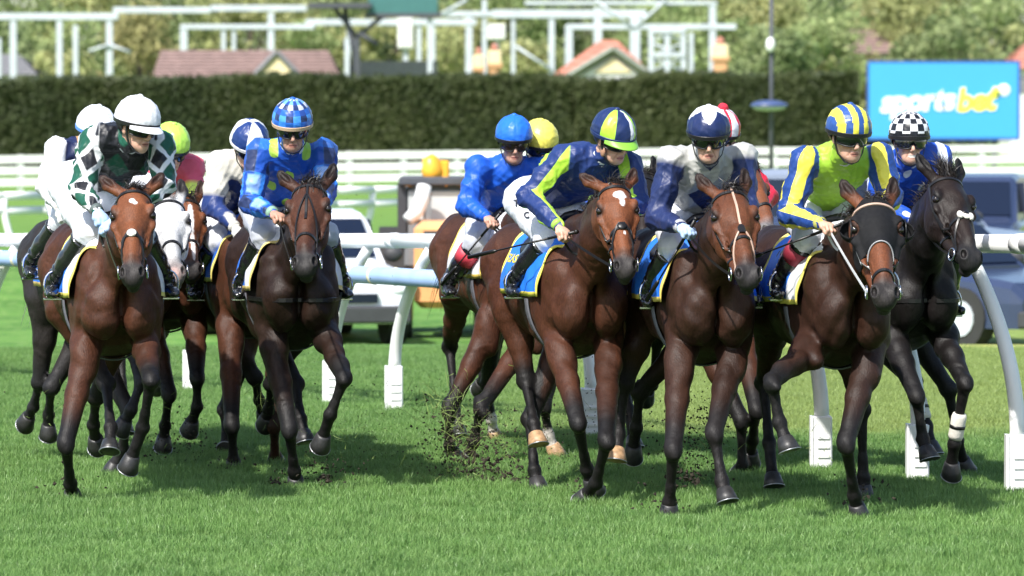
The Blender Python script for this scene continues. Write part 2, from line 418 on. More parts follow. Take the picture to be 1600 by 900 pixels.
def build_grass():
    gm = grass_material('grass_blades', True)
    coll = bpy.data.collections.new('grass_patches')
    for k in range(4):
        r = np.random.default_rng(50 + k); N = 7600 
        x = r.uniform(-.5, .5, N); y = r.uniform(-.5, .5, N)
        a = r.uniform(0, 2 * pi, N); hgt = r.uniform(.020, .056, N) * (1 + .35 * np.sin(x * 9 + k) * np.cos(y * 7)); wd = r.uniform(.0009, .0021, N)
        la = r.uniform(0, 2 * pi, N); ln = r.uniform(.1, .75, N) * hgt
        dx, dy = np.cos(a) * wd, np.sin(a) * wd; lx, ly = np.cos(la) * ln, np.sin(la) * ln
        Z = np.zeros(N)
        v = np.stack([np.stack([x - dx, y - dy, Z - .004], 1), np.stack([x + dx, y + dy, Z - .004], 1),
                      np.stack([x + dx * .8 + lx * .35, y + dy * .8 + ly * .35, hgt * .6], 1), np.stack([x - dx * .8 + lx * .35, y - dy * .8 + ly * .35, hgt * .6], 1),
                      np.stack([x + lx, y + ly, hgt], 1)], 1).reshape(-1, 3)
        b = np.arange(N) * 5
        f = np.concatenate([np.stack([b, b + 1, b + 2], 1), np.stack([b, b + 2, b + 3], 1), np.stack([b + 3, b + 2, b + 4], 1)])
        me = bpy.data.meshes.new('grass_patch'); me.from_pydata(v.tolist(), [], f.tolist()); me.materials.append(gm)
        t = np.repeat(np.clip(r.normal(.42, .32, N), 0, 1), 5); at = me.attributes.new('tint', 'FLOAT', 'POINT'); at.data.foreach_set('value', t.astype(np.float32))
        tp = np.tile([0, 0, .5, .5, 1.], N); at = me.attributes.new('tip', 'FLOAT', 'POINT'); at.data.foreach_set('value', tp.astype(np.float32))
        o = bpy.data.objects.new('grass_patch', me); coll.objects.link(o)
    pts = []
    for yy in np.arange(18.5, 43.6, .9):
        wx = .5 * 1600 / FPX * yy + 1.8
        for xx in np.arange(-wx, wx, .9): pts.append((xx + RNG.uniform(-.05, .05), yy, 0.0))
    me = bpy.data.meshes.new('grass'); me.from_pydata(pts, [], [])
    o = bpy.data.objects.new('grass', me); link(o); tag(o, kind='stuff'); o['label'] = 'short green racecourse turf in blades under the horses'; o['category'] = 'grass'
    g = bpy.data.node_groups.new('grass_nodes', 'GeometryNodeTree'); g.interface.new_socket('Geometry', in_out='INPUT', socket_type='NodeSocketGeometry'); g.interface.new_socket('Geometry', in_out='OUTPUT', socket_type='NodeSocketGeometry')
    gi = g.nodes.new('NodeGroupInput'); go = g.nodes.new('NodeGroupOutput'); L = g.links.new
    ip = g.nodes.new('GeometryNodeInstanceOnPoints'); ci = g.nodes.new('GeometryNodeCollectionInfo'); ci.inputs['Collection'].default_value = coll
    ci.inputs['Separate Children'].default_value = True; ci.inputs['Reset Children'].default_value = True
    ip.inputs['Pick Instance'].default_value = True
    rv = g.nodes.new('FunctionNodeRandomValue'); rv.data_type = 'INT'; rv.inputs[4].default_value = 0; rv.inputs[5].default_value = 3
    mt = g.nodes.new('ShaderNodeMath'); mt.operation = 'MULTIPLY'; mt.inputs[1].default_value = pi / 2; L(rv.outputs[2], mt.inputs[0])
    cx = g.nodes.new('ShaderNodeCombineXYZ'); L(mt.outputs[0], cx.inputs[2])
    rs = g.nodes.new('FunctionNodeRandomValue'); rs.data_type = 'FLOAT'; rs.inputs[2].default_value = .85; rs.inputs[3].default_value = 1.2; rs.inputs['Seed'].default_value = 3
    cs = g.nodes.new('ShaderNodeCombineXYZ'); cs.inputs[0].default_value = 1; cs.inputs[1].default_value = 1; L(rs.outputs[1], cs.inputs[2])
    L(gi.outputs[0], ip.inputs['Points']); L(ci.outputs[0], ip.inputs['Instance']); L(cx.outputs[0], ip.inputs['Rotation']); L(cs.outputs[0], ip.inputs['Scale'])
    L(ip.outputs[0], go.inputs[0])
    md = o.modifiers.new('grass', 'NODES'); md.node_group = g
build_grass()

WHITE = mat('white_paint', (.86, .86, .85), .38, var=.05, vscale=3)
WOOD_W = mat('white_timber', (.86, .86, .84), .55, var=.08, vscale=2, bump=.002)
BLUEPIPE = mat('pale_blue_plastic', (.33, .47, .74), .35, var=.08)
YELLOWCLIP = mat('cream_clip', (.75, .7, .45), .5)

# --- running rail with gooseneck posts
def running_rail():
    r = empty('running_rail', (0, 33, 0), 'white plastic running rail on curved gooseneck posts closest behind the racing horses', 'rail')
    def zt(x): return float(np.interp(x, [-5, -2.5, 0, 2.8, 5], [1.10, 1.14, 1.24, 1.37, 1.41]))
    xs = [-9, -7, -5.2, -3.8, -2.5, -1.67, -.83, -.1, .515, 1.2, 1.81, 2.311, 2.777, 3.25, 3.9, 4.6]
    pts = [V(x, rail_y(x) - .12, zt(x)) for x in xs]
    for i in range(len(pts) - 1):
        MB().tube([pts[i], (pts[i] + pts[i + 1]) / 2, pts[i + 1]], .052, 16).build('rail_tube', WHITE, r, smooth=True)
        MB().tube([pts[i + 1] + nrm(pts[i] - pts[i + 1]) * .05, pts[i + 1] - nrm(pts[i] - pts[i + 1]) * .05], .056, 16).build('rail_joint', WHITE, r, smooth=True)
    for (x, lean) in ((-7.2, .3), (-5.6, .3), (-4.2, .3), (-3.2, .3), (-2.42, .28), (-1.7, .28), (-1.30, .28), (-.83, .27), (.515, -.22), (1.81, -.24), (2.311, -.24), (2.777, -.24), (3.3, -.25), (3.85, -.25)):
        y = rail_y(x); z1 = zt(x + lean) - .05; c = []
        for t in np.linspace(0, 1, 12):
            zz = .28 + (z1 - .28) * t; c.append(V(x + lean * t ** 2.0, y + (rail_y(x + lean) - .12 - y) * t ** 2, zz))
        MB().tube(c, [.045 - .007 * t for t in np.linspace(0, 1, 12)], 12).build('post', WHITE, r, smooth=True)
        f = MB(); f.box((x, y, .12), (.058, .05, .2), bev=.008); f.box((x - .062, y, .12), (.008, .056, .2))
        for q in range(4): f.box((x + .008, y - .052, .03 + q * .055), (.034, .006, .007))
        f.build('post_foot', WHITE, r)
running_rail()
def blue_pipe():
    r = empty('padded_pipe_barrier', (-1.5, 34, .9), 'pale blue round padded pipe running below the white running rail at left', 'barrier')
    xs = np.linspace(-5.5, -.25, 9)
    pts = [V(x, rail_y(x) - .35, .97 + .01 * sin(x)) for x in xs]
    MB().tube(pts, .062, 18).build('pipe', BLUEPIPE, r, smooth=True)
    for t in np.linspace(.02, .98, 34):
        x = -5.5 + 5.25 * t; p = V(x, rail_y(x) - .35, .97 + .01 * sin(x)); d = nrm(V(.1, rail_y(x + .1) - rail_y(x), 0))
        MB().tube([p - d * .012, p + d * .012], .066, 14).build('clip', YELLOWCLIP, r, smooth=True)
    for x in (-4.0, -3.0, -2.24, -1.52, -1.12, -.66):
        y = rail_y(x) - .35; MB().tube([(x, y, .97), (x, y + .36, .99)], .022, 10).build('bracket', WHITE, r, smooth=True)
blue_pipe()

# --- board fence in front of the hedge
def fence_line(name, label, pts, spacing, zs, bh, bt, pw, ph):
    L_ = [0]; pts = [V(*p) for p in pts]
    for i in range(len(pts) - 1): L_.append(L_[-1] + np.linalg.norm(pts[i + 1] - pts[i]))
    n = int(L_[-1] / spacing); r = empty(name, pts[len(pts) // 2], label, 'fence')
    at = lambda s: V(*[np.interp(s, L_, [p[k] for p in pts]) for k in range(3)])
    q = [at(i * spacing) for i in range(n + 1)]
    for i, p in enumerate(q):
        MB().box((p[0], p[1] + .06, p[2] + ph / 2), (pw / 2, pw / 2, ph / 2), bev=.01).build('post', WOOD_W, r)
        if i < n:
            d = q[i + 1] - p; ln = np.linalg.norm(d); d /= ln; s_ = np.cross(d, (0, 0, 1))
            for z in zs:
                MB().box((p + q[i + 1]) / 2 + V(0, 0, z + random.uniform(-.01, .01)) - V(0, pw / 2, 0), (ln / 2 - .006, bt / 2, bh / 2), ax=[d, s_, V(0, 0, 1)], bev=.004).build('rail_board', WOOD_W, r)
fence_line('board_fence', 'long white three-board timber fence in front of the tall hedge', [(x_, 172 + x_ * .2, .0097 * x_ - .045) for x_ in (-23, -12, 0, 12, 23)], 1.95, (1.12, .72, .32), .26, .05, .2, 1.26)
def second_fence():
    r = empty('curved_post_fence', (0, 74, 0), 'low white fence with close rails on slanting curved posts across the infield', 'fence')
    def seg(x0, x1, zs):
        n = int((x1 - x0) / 55)
        q = [P(x, 300, np.interp(x, [0, 600, 1200, 1600], [67, 74, 84, 90])) * V(1, 1, 0) for x in np.linspace(x0, x1, n + 1)]
        for i in range(n):
            for z in zs: MB().tube([q[i] + V(0, 0, z), q[i + 1] + V(0, 0, z)], .058, 10).build('rail_tube', WHITE, r, smooth=True)
            if i % 2 == 0:
                p = q[i]; s_ = .22 if (i // 2) % 2 else -.22
                MB().tube([p + V(s_ * (1 - t) ** 2 * 1.6, 0, (zs[0] - .02) * t - .02) for t in np.linspace(0, 1, 8)], .05, 8).build('post', WHITE, r, smooth=True)
    seg(-110, 640, (1.05, .84)); seg(1140, 1720, (1.05, .86, .66))
second_fence()

# --- hedge
def leaf_mat(name, c1, c2, tl=.25, sc=.6, t0=.7, t1=1.35):
    m = bpy.data.materials.new(name); m.use_nodes = True; nt = m.node_tree; L = nt.links.new; b = nt.nodes['Principled BSDF']
    geo = node(nt, 'ShaderNodeNewGeometry'); n = node(nt, 'ShaderNodeTexNoise'); n.inputs['Scale'].default_value = sc; n.inputs['Detail'].default_value = 4; L(geo.outputs['Position'], n.inputs['Vector'])
    r = node(nt, 'ShaderNodeMapRange'); r.inputs[1].default_value = .35; r.inputs[2].default_value = .65; L(n.outputs[0], r.inputs[0])
    mx = node(nt, 'ShaderNodeMix', data_type='RGBA'); L(r.outputs[0], mx.inputs[0]); mx.inputs[6].default_value = (*c1, 1); mx.inputs[7].default_value = (*c2, 1)
    at = node(nt, 'ShaderNodeAttribute', attribute_name='tint'); r2 = node(nt, 'ShaderNodeMapRange'); r2.inputs[3].default_value = t0; r2.inputs[4].default_value = t1; L(at.outputs['Fac'], r2.inputs[0])
    s_ = node(nt, 'ShaderNodeVectorMath', operation='SCALE'); L(mx.outputs[2], s_.inputs[0]); L(r2.outputs[0], s_.inputs['Scale'])
    L(s_.outputs[0], b.inputs['Base Color']); b.inputs['Roughness'].default_value = .6; b.inputs['Specular IOR Level'].default_value = .25
    tr = node(nt, 'ShaderNodeBsdfTranslucent'); L(s_.outputs[0], tr.inputs[0]); ms = node(nt, 'ShaderNodeMixShader'); ms.inputs[0].default_value = tl
    L(b.outputs[0], ms.inputs[1]); L(tr.outputs[0], ms.inputs[2]); L(ms.outputs[0], nt.nodes['Material Output'].inputs[0]); return m
def leaves(centers, size, rs, up=.3):
    """one random quad leaf per centre"""
    n = len(centers); a = rs.normal(size=(n, 3)); a /= np.linalg.norm(a, axis=1)[:, None]; b = rs.normal(size=(n, 3)); b -= (b * a).sum(1)[:, None] * a; b /= np.linalg.norm(b, axis=1)[:, None]
    s_ = size * rs.uniform(.6, 1.3, n)[:, None]; a = a * s_; b = b * s_ * .6
    v = np.stack([centers - a, centers - b * .9, centers + a, centers + b * .9], 1).reshape(-1, 3)
    f = np.arange(n * 4).reshape(-1, 4); tint = np.repeat(rs.uniform(0, 1, n), 4); return v, f, tint
HEDGE = leaf_mat('hedge_leaf', (.044, .062, .024), (.076, .092, .034), .15, .2, .85, 1.15)
def hedge(name, label, px0, px1, D0, D1, ztop):
    rs = np.random.default_rng(int(px0) + 5000)
    x0, x1 = X(px0, D0), X(px1, D1); r = empty(name, ((x0 + x1) / 2, (D0 + D1) / 2, 0), label, 'hedge')
    nu, nz = max(int(abs(x1 - x0) / .45), 6), 12
    v = []; f = []
    for (side) in range(1):
        prof = [(-.0, t) for t in np.linspace(0, 1, nz)] + [(u, 1.0) for u in np.linspace(0, 1, 6)[1:]] + [(1.0, t) for t in np.linspace(1, 0, 4)[1:]]
        m = len(prof)
        for i in range(nu + 1):
            t = i / nu; x = x0 + (x1 - x0) * t; y = D0 + (D1 - D0) * t; zt = ztop(px0 + (px1 - px0) * t)
            for (u, q) in prof:
                v.append((x + rs.uniform(-.12, .12), y + u * 2.2 + rs.uniform(-.12, .12) + (.15 * q), q * zt + rs.uniform(-.1, .1) * (q > 0)))
        for i in range(nu):
            for j in range(m - 1): f.append((i * m + j, (i + 1) * m + j, (i + 1) * m + j + 1, i * m + j + 1))
        f.append(tuple(range(m))); f.append(tuple(nu * m + j for j in range(m))[::-1])
    mk('hedge_core', v, f, HEDGE, r, smooth=False)
    n = int(abs(x1 - x0) * 520); t = rs.uniform(0, 1, n); q = rs.uniform(0, 1.04, n) ** .8; zt = np.array([ztop(px0 + (px1 - px0) * k) for k in t])
    c = np.stack([x0 + (x1 - x0) * t, D0 + (D1 - D0) * t - .10 - .14 * rs.random(n) * np.abs(np.sin(t * 70) * .5 + np.sin(t * 23) * .5) + .15 * q + (q > .98) * rs.uniform(0, 2.2, n), q * zt], 1)
    v, f, tint = leaves(c, .13, rs); o = mk('foliage', v, f, HEDGE, r, smooth=False, attrs={'tint': tint}); o['kind'] = 'stuff'
hedge('hedge', 'very long dark green clipped hedge across the left and middle behind the fence', -150, 893, 222, 228, lambda p: 4.22 + .25 * sin(p / 55) * .3 + .25 * min(max(p / 400, 0), 1))
hedge('hedge', 'dark green clipped hedge on the right ending beside the blue sign', 898, 1342, 228, 231, lambda p: 4.35 + .05 * sin(p / 40) + .25 * (p > 1000))

# --- trees
BARK = mat('bark', (.10, .08, .06), .9, bump=.02, bscale=6)
TL = [leaf_mat('tree_leaf_a', (.30, .34, .13), (.50, .50, .24), .35, .4), leaf_mat('tree_leaf_b', (.24, .32, .12), (.42, .48, .22), .3, .4),  # pale, low-saturation leaf tones carry the distance haze in their colour
      leaf_mat('tree_leaf_c', (.16, .22, .09), (.30, .35, .16), .25, .4), leaf_mat('tree_leaf_d', (.30, .29, .12), (.42, .38, .18), .35, .5)]
def tree(px, D, h, rad, kind, label, low=.12, group=None, base=0):
    rs = np.random.default_rng(int(px * 7 + D * 3)); x = X(px, D); r = empty('tree', (x, D, base), label, 'tree', group)
    t = MB(); top = V(x + rs.uniform(-.3, .3), D, h * .75 + base); b0 = V(x, D, -.05 + base); mid = (b0 + top) / 2 + V(rs.uniform(-.3, .3), 0, 0)
    t.tube([b0, mid, top], [.22 + h * .012, .16, .06], 8)
    cl = []
    for k in range(int(9 + rad * 4)):
        a = rs.uniform(0, 2 * pi); zz = rs.uniform(low, .95); rr = rad * sin(pi * min(max((zz - low) / (1.05 - low), .08), .97)) ** .6 * rs.uniform(.35, .95)
        c = V(x + cos(a) * rr, D + sin(a) * rr, zz * h + base); cl.append((c, rad * rs.uniform(.25, .42)))
        if k % 2 == 0: s_ = b0 + (top - b0) * min(zz, .8) * .8; t.tube([s_, (s_ + c) / 2 + V(0, 0, .2), c], [.08, .05, .02], 6)
    t.build('trunk', BARK, r, smooth=True)
    C_ = []
    for c, q in cl:
        n = int(70 + 60 * q); d = rs.normal(size=(n, 3)); d /= np.linalg.norm(d, axis=1)[:, None]; C_.append(c + d * q * rs.uniform(.5, 1.1, n)[:, None] * V(1, 1, .8))
    v, f, tint = leaves(np.concatenate(C_), .26, rs); mk('crown', v, f, TL[kind], r, smooth=False, attrs={'tint': tint})
# --- gantries, houses, board and lamp beyond the hedge
STEEL = mat('galvanised_grey_steel', (.52, .56, .60), .45, var=.1, vscale=1)
DSTEEL = mat('dark_steel', (.07, .075, .09), .6); TEAL = mat('teal_board', (.05, .16, .155), .5)
ROOFR = mat('terracotta_tile', (.50, .21, .15), .8, var=.2, vscale=1.5); ROOFP = mat('weathered_pink_tile', (.25, .17, .15), .85, var=.25, vscale=2)
CREAM = mat('cream_render', (.80, .66, .40), .8); WALLW = mat('white_wall', (.74, .74, .70), .8); SLATE = mat('slate_grey', (.20, .20, .21), .8, var=.2)
ORANGEB = mat('orange_brick', (.62, .34, .17), .85, var=.1); GREEND = mat('grey_green_timber', (.24, .26, .21), .7)
def gantry(label, D, beams, posts, braces=()):
    r = empty('substation_gantry', (X(beams[0][0], D), D, 0), label, 'gantry')
    for (xa, xb, y, th) in beams:
        a, b_ = X(xa, D), X(xb, D); z = Zp(y, D); hh = th / 7500 * D / 2 * .8
        MB().box(((a + b_) / 2, D, z), ((b_ - a) / 2, .25, hh), bev=.03).build('beam', STEEL, r)
    for (x, yt, th) in posts:
        z = Zp(yt, D); hw = th / 7500 * D / 2 * .72
        MB().box((X(x, D), D + .02, z / 2), (hw, hw, z / 2 + .02), bev=.02).build('post', STEEL, r)
    for (xa, ya, xb, yb) in braces:
        MB().tube([(X(xa, D), D - .3, Zp(ya, D)), (X(xb, D), D - .3, Zp(yb, D))], .09, 8).build('brace', STEEL, r, smooth=True)
gantry('pale steel substation gantry at far left with a thick flat beam', 292, [(-60, 186, 26, 13), (178, 330, 16, 12)], [(22, 32, 14), (94, 30, 13), (119, 40, 11), (172, 24, 14), (0, 60, 8)], [(140, 80, 172, 70), (172, 70, 205, 82)])
gantry('pale steel gantry with double beams left of centre above the pink roof', 296, [(330, 480, 13, 12), (283, 492, 42, 10)], [(288, 42, 16), (350, 42, 10), (366, 44, 9), (424, 20, 14)])
gantry('pale steel gantry behind the dark tower at centre', 300, [(478, 745, 35, 12), (690, 800, 22, 11)], [(545, 36, 9), (655, 36, 10), (676, 38, 12), (733, 24, 15), (757, 0, 10)], [(690, 22, 730, 0)])
gantry('pale steel gantry with three heavy beams above the gabled house', 298, [(770, 1010, 22, 16), (885, 1150, 42, 11), (820, 1120, 5, 7)], [(802, 20, 9), (862, 25, 13), (889, 40, 17), (934, 12, 18), (992, 22, 22), (1080, 52, 10), (1113, 8, 15)], [(805, 72, 862, 110), (930, 0, 990, 45), (990, 45, 1040, 0)])
def lattice():
    D = 288; r = empty('lattice_tower', (X(1045, D), D, 0), 'grey steel lattice frame standing right of the gabled house', 'tower')
    x0, x1 = X(1018, D), X(1068, D); zt = Zp(42, D)
    for x in (x0, x1, X(1043, D)):
        for y in (D, D + 1.8): MB().box((x, y, zt / 2), (.14, .1, zt / 2)).build('leg', STEEL, r)
    for k in range(9):
        z = zt * (k + .5) / 9
        for y in (D, D + 1.8): MB().tube([(x0, y, z - .4), (x1, y, z + .4)], .07, 6).build('brace', STEEL, r, smooth=True); MB().tube([(x0, y, z + .4), (x1, y, z - .4)], .07, 6).build('brace', STEEL, r, smooth=True)
    for k in range(5): MB().box(((x0 + x1) / 2, D - .15, zt * (.25 + .18 * k)), ((x1 - x0) / 2, .05, .12)).build('rung', STEEL, r)
lattice()
def white_cabinet(px, y0, y1, w_, D, label):
    r = empty('equipment_box', (X(px, D), D, 0), label, 'box'); z0, z1 = Zp(y1, D), Zp(y0, D); hw = w_ / 7500 * D / 2
    MB().box((X(px, D), D, (z0 + z1) / 2), (hw, .5, (z1 - z0) / 2), bev=.05).build('cabinet', WALLW, r)
    MB().box((X(px, D), D - .51, (z0 + z1) / 2), (hw * .8, .02, (z1 - z0) / 2 * .85)).build('door', WALLW, r)
    MB().box((X(px, D), D, z0 / 2), (.15, .15, z0 / 2)).build('post', STEEL, r)
white_cabinet(634, 28, 76, 24, 285, 'tall white equipment box right under the teal board')
white_cabinet(776, 38, 62, 28, 284, 'small white equipment box above the twin orange chimneys')
def dark_tower():
    D = 262; r = empty('scoreboard_tower', (X(560, D), D, 0), 'dark steel tower carrying a teal board at the top of the view', 'tower')
    MB().box((X(630, D), D, Zp(-6, D)), ((X(683, D) - X(575, D)) / 2, .3, (Zp(-34, D) - Zp(22, D)) / 2)).build('board', TEAL, r)
    MB().box((X(630, D), D + .02, Zp(24, D)), ((X(690, D) - X(570, D)) / 2, .4, .12)).build('board_ledge', DSTEEL, r)
    MB().box((X(532, D), D, Zp(9, D)), ((X(582, D) - X(484, D)) / 2, 1.0, .14)).build('platform', DSTEEL, r)
    for a, b_ in (((538, 9), (562, 125)), ((520, 9), (560, 60)), ((560, 50), (590, 70)), ((540, 60), (548, 125)), ((600, 24), (556, 60))):
        MB().tube([(X(a[0], D), D + .1, Zp(a[1], D)), (X(b_[0], D), D + .1, Zp(b_[1], D))], .13, 8).build('strut', DSTEEL, r, smooth=True)
    MB().box((X(556, D), D, Zp(60, D) / 2), (.22, .22, Zp(60, D) / 2)).build('column', DSTEEL, r)
    MB().box((X(543, D), D - .5, Zp(80, D) / 2), (.12, .12, Zp(40, D) / 2)).build('column', STEEL, r)
    MB().box((X(672, D), D, Zp(22, D) / 2), (.14, .14, Zp(22, D) / 2)).build('column', STEEL, r)
dark_tower()
def roof_courses(r, a, b_, c, d, m, n=7, name='tile_course'):
    """a,b eaves ends, c,d ridge ends: n overlapping tile courses up the slope"""
    a, b_, c, d = map(np.array, (a, b_, c, d)); nn = nrm(np.cross(b_ - a, d - a))
    if nn[2] < 0: nn = -nn
    for k in range(n):
        t0, t1 = k / n, (k + 1) / n + .02
        p = [a + (d - a) * t0 + nn * .09, b_ + (c - b_) * t0 + nn * .09, b_ + (c - b_) * t1 + nn * .02, a + (d - a) * t1 + nn * .02]
        v = p + [q - nn * .08 for q in p]
        mk(name, v, [(0, 1, 2, 3), (7, 6, 5, 4), (0, 4, 5, 1), (1, 5, 6, 2), (2, 6, 7, 3), (3, 7, 4, 0)], m, r, smooth=False)
def house_pink():
    D = 262; r = empty('house', (X(385, D), D + 4, 0), 'low house with a long weathered pink tiled roof and cream gable', 'house')
    x0, x1 = X(238, D), X(532, D); ze, zr = Zp(122, D), Zp(80, D + 4)
    MB().box(((x0 + x1) / 2, D + 4, ze / 2), ((x1 - x0) / 2 - .3, 3.6, ze / 2)).build('wall', WALLW, r)
    roof_courses(r, (x0, D, ze), (x1, D, ze), (x1 - .8, D + 4, zr), (x0 + .2, D + 4, zr), ROOFP, 8)
    roof_courses(r, (x0, D + 8, ze), (x1, D + 8, ze), (x1 - .8, D + 4, zr), (x0 + .2, D + 4, zr), ROOFP, 5)
    g0, g1, gm = X(400, D), X(468, D), X(434, D); zt = Zp(88, D)
    mk('gable', [(g0, D - .8, ze - .1), (g1, D - .8, ze - .1), (gm, D - .8, zt), (g0, D + .4, ze - .1), (g1, D + .4, ze - .1), (gm, D + .4, zt)], [(0, 1, 2), (5, 4, 3), (0, 3, 4, 1), (1, 4, 5, 2), (2, 5, 3, 0)], CREAM, r, smooth=False)
    for a in ((g0 - .4, gm), (g1 + .4, gm)): MB().tube([(a[0], D - .9, ze - .25), (a[1], D - .9, zt + .22)], .16, 4).build('bargeboard', SLATE, r)
    MB().box((X(620, D), D + 5, Zp(103, D) / 2), ((X(690, D) - X(570, D)) / 2, 2, Zp(85, D) / 2)).build('side_roof_block', SLATE, r)
house_pink()
def house_gable():
    D = 258; r = empty('house', (X(955, D), D + 4, 0), 'gabled house with orange red tiles, cream gable and white front', 'house')
    ze = Zp(120, D); zt = Zp(78, D); xm = X(958, D); xa, xb = X(893, D), X(1014, D)
    MB().box(((xa + xb) / 2, D + 3, ze / 2 - .02), ((xb - xa) / 2 - .25, 3, ze / 2)).build('wall', WALLW, r)
    mk('gable', [(xa + .3, D, ze), (xb - .3, D, ze), (xm, D, zt - .3), (xa + .3, D + .3, ze), (xb - .3, D + .3, ze), (xm, D + .3, zt - .3)], [(0, 1, 2), (5, 4, 3), (0, 3, 4, 1), (1, 4, 5, 2), (2, 5, 3, 0)], WALLW, r, smooth=False)
    g0, g1 = X(928, D), X(986, D)
    mk('gable_panel', [(g0, D - .12, Zp(113, D)), (g1, D - .12, Zp(113, D)), (xm, D - .12, Zp(90, D)), (g0, D - .02, Zp(113, D)), (g1, D - .02, Zp(113, D)), (xm, D - .02, Zp(90, D))], [(0, 1, 2), (5, 4, 3), (0, 3, 4, 1), (1, 4, 5, 2), (2, 5, 3, 0)], CREAM, r, smooth=False)
    for px in (925, 945, 965, 985): MB().box((X(px, D), D - .05, Zp(128, D)), (.14, .04, .22)).build('window', SLATE, r)
    for a in (xa - .4, xb + .3): MB().tube([(a, D - .35, ze - .1), (xm, D - .35, zt + .05)], .2, 4).build('bargeboard', GREEND, r)
    roof_courses(r, (xa - .5, D - .3, ze - .1), (xa - .5, D + 6, ze - .1), (xm, D + 6, zt + .1), (xm, D - .3, zt + .1), ROOFR, 7)
    roof_courses(r, (xb + .5, D - .3, ze - .1), (xb + .5, D + 6, ze - .1), (xm, D + 6, zt + .1), (xm, D - .3, zt + .1), ROOFR, 7)
    roof_courses(r, (X(811, D), D + 1.5, Zp(156, D)), (X(1062, D), D + 1.5, Zp(156, D)), (X(968, D), D + 5, Zp(62, D)), (X(940, D), D + 5, Zp(62, D)), ROOFR, 10)
    roof_courses(r, (X(811, D), D + 8.5, Zp(156, D)), (X(1062, D), D + 8.5, Zp(156, D)), (X(968, D), D + 5, Zp(62, D)), (X(940, D), D + 5, Zp(62, D)), ROOFR, 6)
house_gable()
def chimney(px, yt, D, w_, label):
    r = empty('chimney_stack', (X(px, D), D, 0), label, 'chimney'); hw = w_ / 7500 * D / 2; x = X(px, D)
    z1 = Zp(yt + 34, D); z2 = Zp(yt + 12, D); z3 = Zp(yt, D)
    MB().box((x, D, z1 / 2), (hw * .86, hw * .86, z1 / 2), bev=.04).build('shaft', ORANGEB, r)
    MB().box((x, D, z1 + .02 + (z2 - z1) / 2), (hw, hw, (z2 - z1) / 2), bev=.06).build('cap', CREAM, r)
    MB().tube([(x, D, z2), (x, D, z3)], [hw * .7, hw * .3], 10).build('pot', ROOFR, r, smooth=True)
    MB().box((x, D, z1), (hw * 1.12, hw * 1.12, .1)).build('band', ORANGEB, r)
chimney(748, 74, 250, 17, 'orange and cream chimney stack, left one of the close pair')
chimney(773, 68, 250, 21, 'orange and cream chimney stack, right and broader one of the pair')
chimney(1125, 58, 252, 25, 'lone orange and cream chimney stack right of the gabled house')
def far_house(px0, px1, ye, yr, D, m, label):
    r = empty('house', (X((px0 + px1) / 2, D), D + 4, 0), label, 'house'); x0, x1 = X(px0, D), X(px1, D); ze, zr = Zp(ye, D), Zp(yr, D + 4)
    MB().box(((x0 + x1) / 2, D + 4, ze / 2), ((x1 - x0) / 2 - .3, 3.5, ze / 2)).build('wall', WALLW, r)
    for q in np.linspace(x0 + 1, x1 - 1, 3): MB().box((q, D + .48, ze - 1), (.4, .05, .5)).build('window', SLATE, r)
    k = min(2.5, (x1 - x0) / 3)
    roof_courses(r, (x0, D, ze), (x1, D, ze), (x1 - k, D + 4, zr), (x0 + k, D + 4, zr), m, 7)
    roof_courses(r, (x0, D + 8, ze), (x1, D + 8, ze), (x1 - k, D + 4, zr), (x0 + k, D + 4, zr), m, 4)
far_house(1290, 1410, 84, 48, 330, ROOFP, 'house with a faded pink roof half hidden in trees on the right')
far_house(1325, 1395, 48, 20, 372, ROOFR, 'small red roofed house highest among the right hand trees')
far_house(1572, 1700, 108, 66, 300, ROOFR, 'orange tiled roof at the right edge above the blue sign')
far_house(-60, 60, 118, 86, 300, SLATE, 'grey roofed building at the far left behind the hedge')

LBL = ['loose yellow green tree', 'bright mid green tree', 'darker green tree', 'pale straw coloured bushy tree']
TREES = [(-40, 310, 9, 4.5, 2), (48, 318, 11, 4.5, 1), (85, 300, 6.5, 3, 0), (140, 330, 12, 4, 0), (215, 302, 9.5, 4.2, 3), (262, 310, 9, 3.6, 0), (330, 330, 12.5, 4, 2), (395, 322, 12, 5, 0), (455, 315, 9, 3.6, 1), (505, 335, 12.5, 5, 1),
         (590, 320, 9.5, 4, 0), (625, 340, 13, 5, 2), (700, 312, 9.5, 4.4, 0), (722, 345, 13.5, 6, 1), (790, 340, 13, 5, 1), (835, 312, 8, 3.6, 0), (880, 345, 13.5, 5.5, 2), (960, 350, 14, 6, 1), (1010, 318, 8.5, 4, 2), (1045, 340, 13, 5.5, 1),
         (1110, 308, 9.5, 4.6, 1), (1160, 318, 11, 5, 0), (1195, 300, 8.2, 4, 2), (1240, 345, 14, 5.5, 1), (1262, 308, 9, 4.2, 1), (1310, 318, 6.4, 3.6, 0), (1345, 360, 10.2, 4, 2), (1375, 320, 6.8, 3.6, 3), (1440, 335, 12.5, 5.5, 0), (1480, 312, 9, 4.5, 2),
         (1530, 330, 11.5, 5, 1), (1580, 320, 9.4, 4, 0), (1640, 335, 11.5, 5, 2), (430, 360, 15, 6.5, 2), (160, 362, 15.5, 7, 2), (1130, 365, 15.5, 6, 2), (1400, 375, 15, 6.5, 1), (560, 365, 15, 6, 1), (20, 365, 15, 6, 1), (1500, 372, 14.5, 6, 2),
         (285, 366, 15.5, 6.5, 1), (680, 370, 15.5, 6.5, 2), (820, 368, 15.5, 6.5, 0), (1010, 372, 15.5, 6.5, 0), (1290, 385, 16, 6.5, 2)]
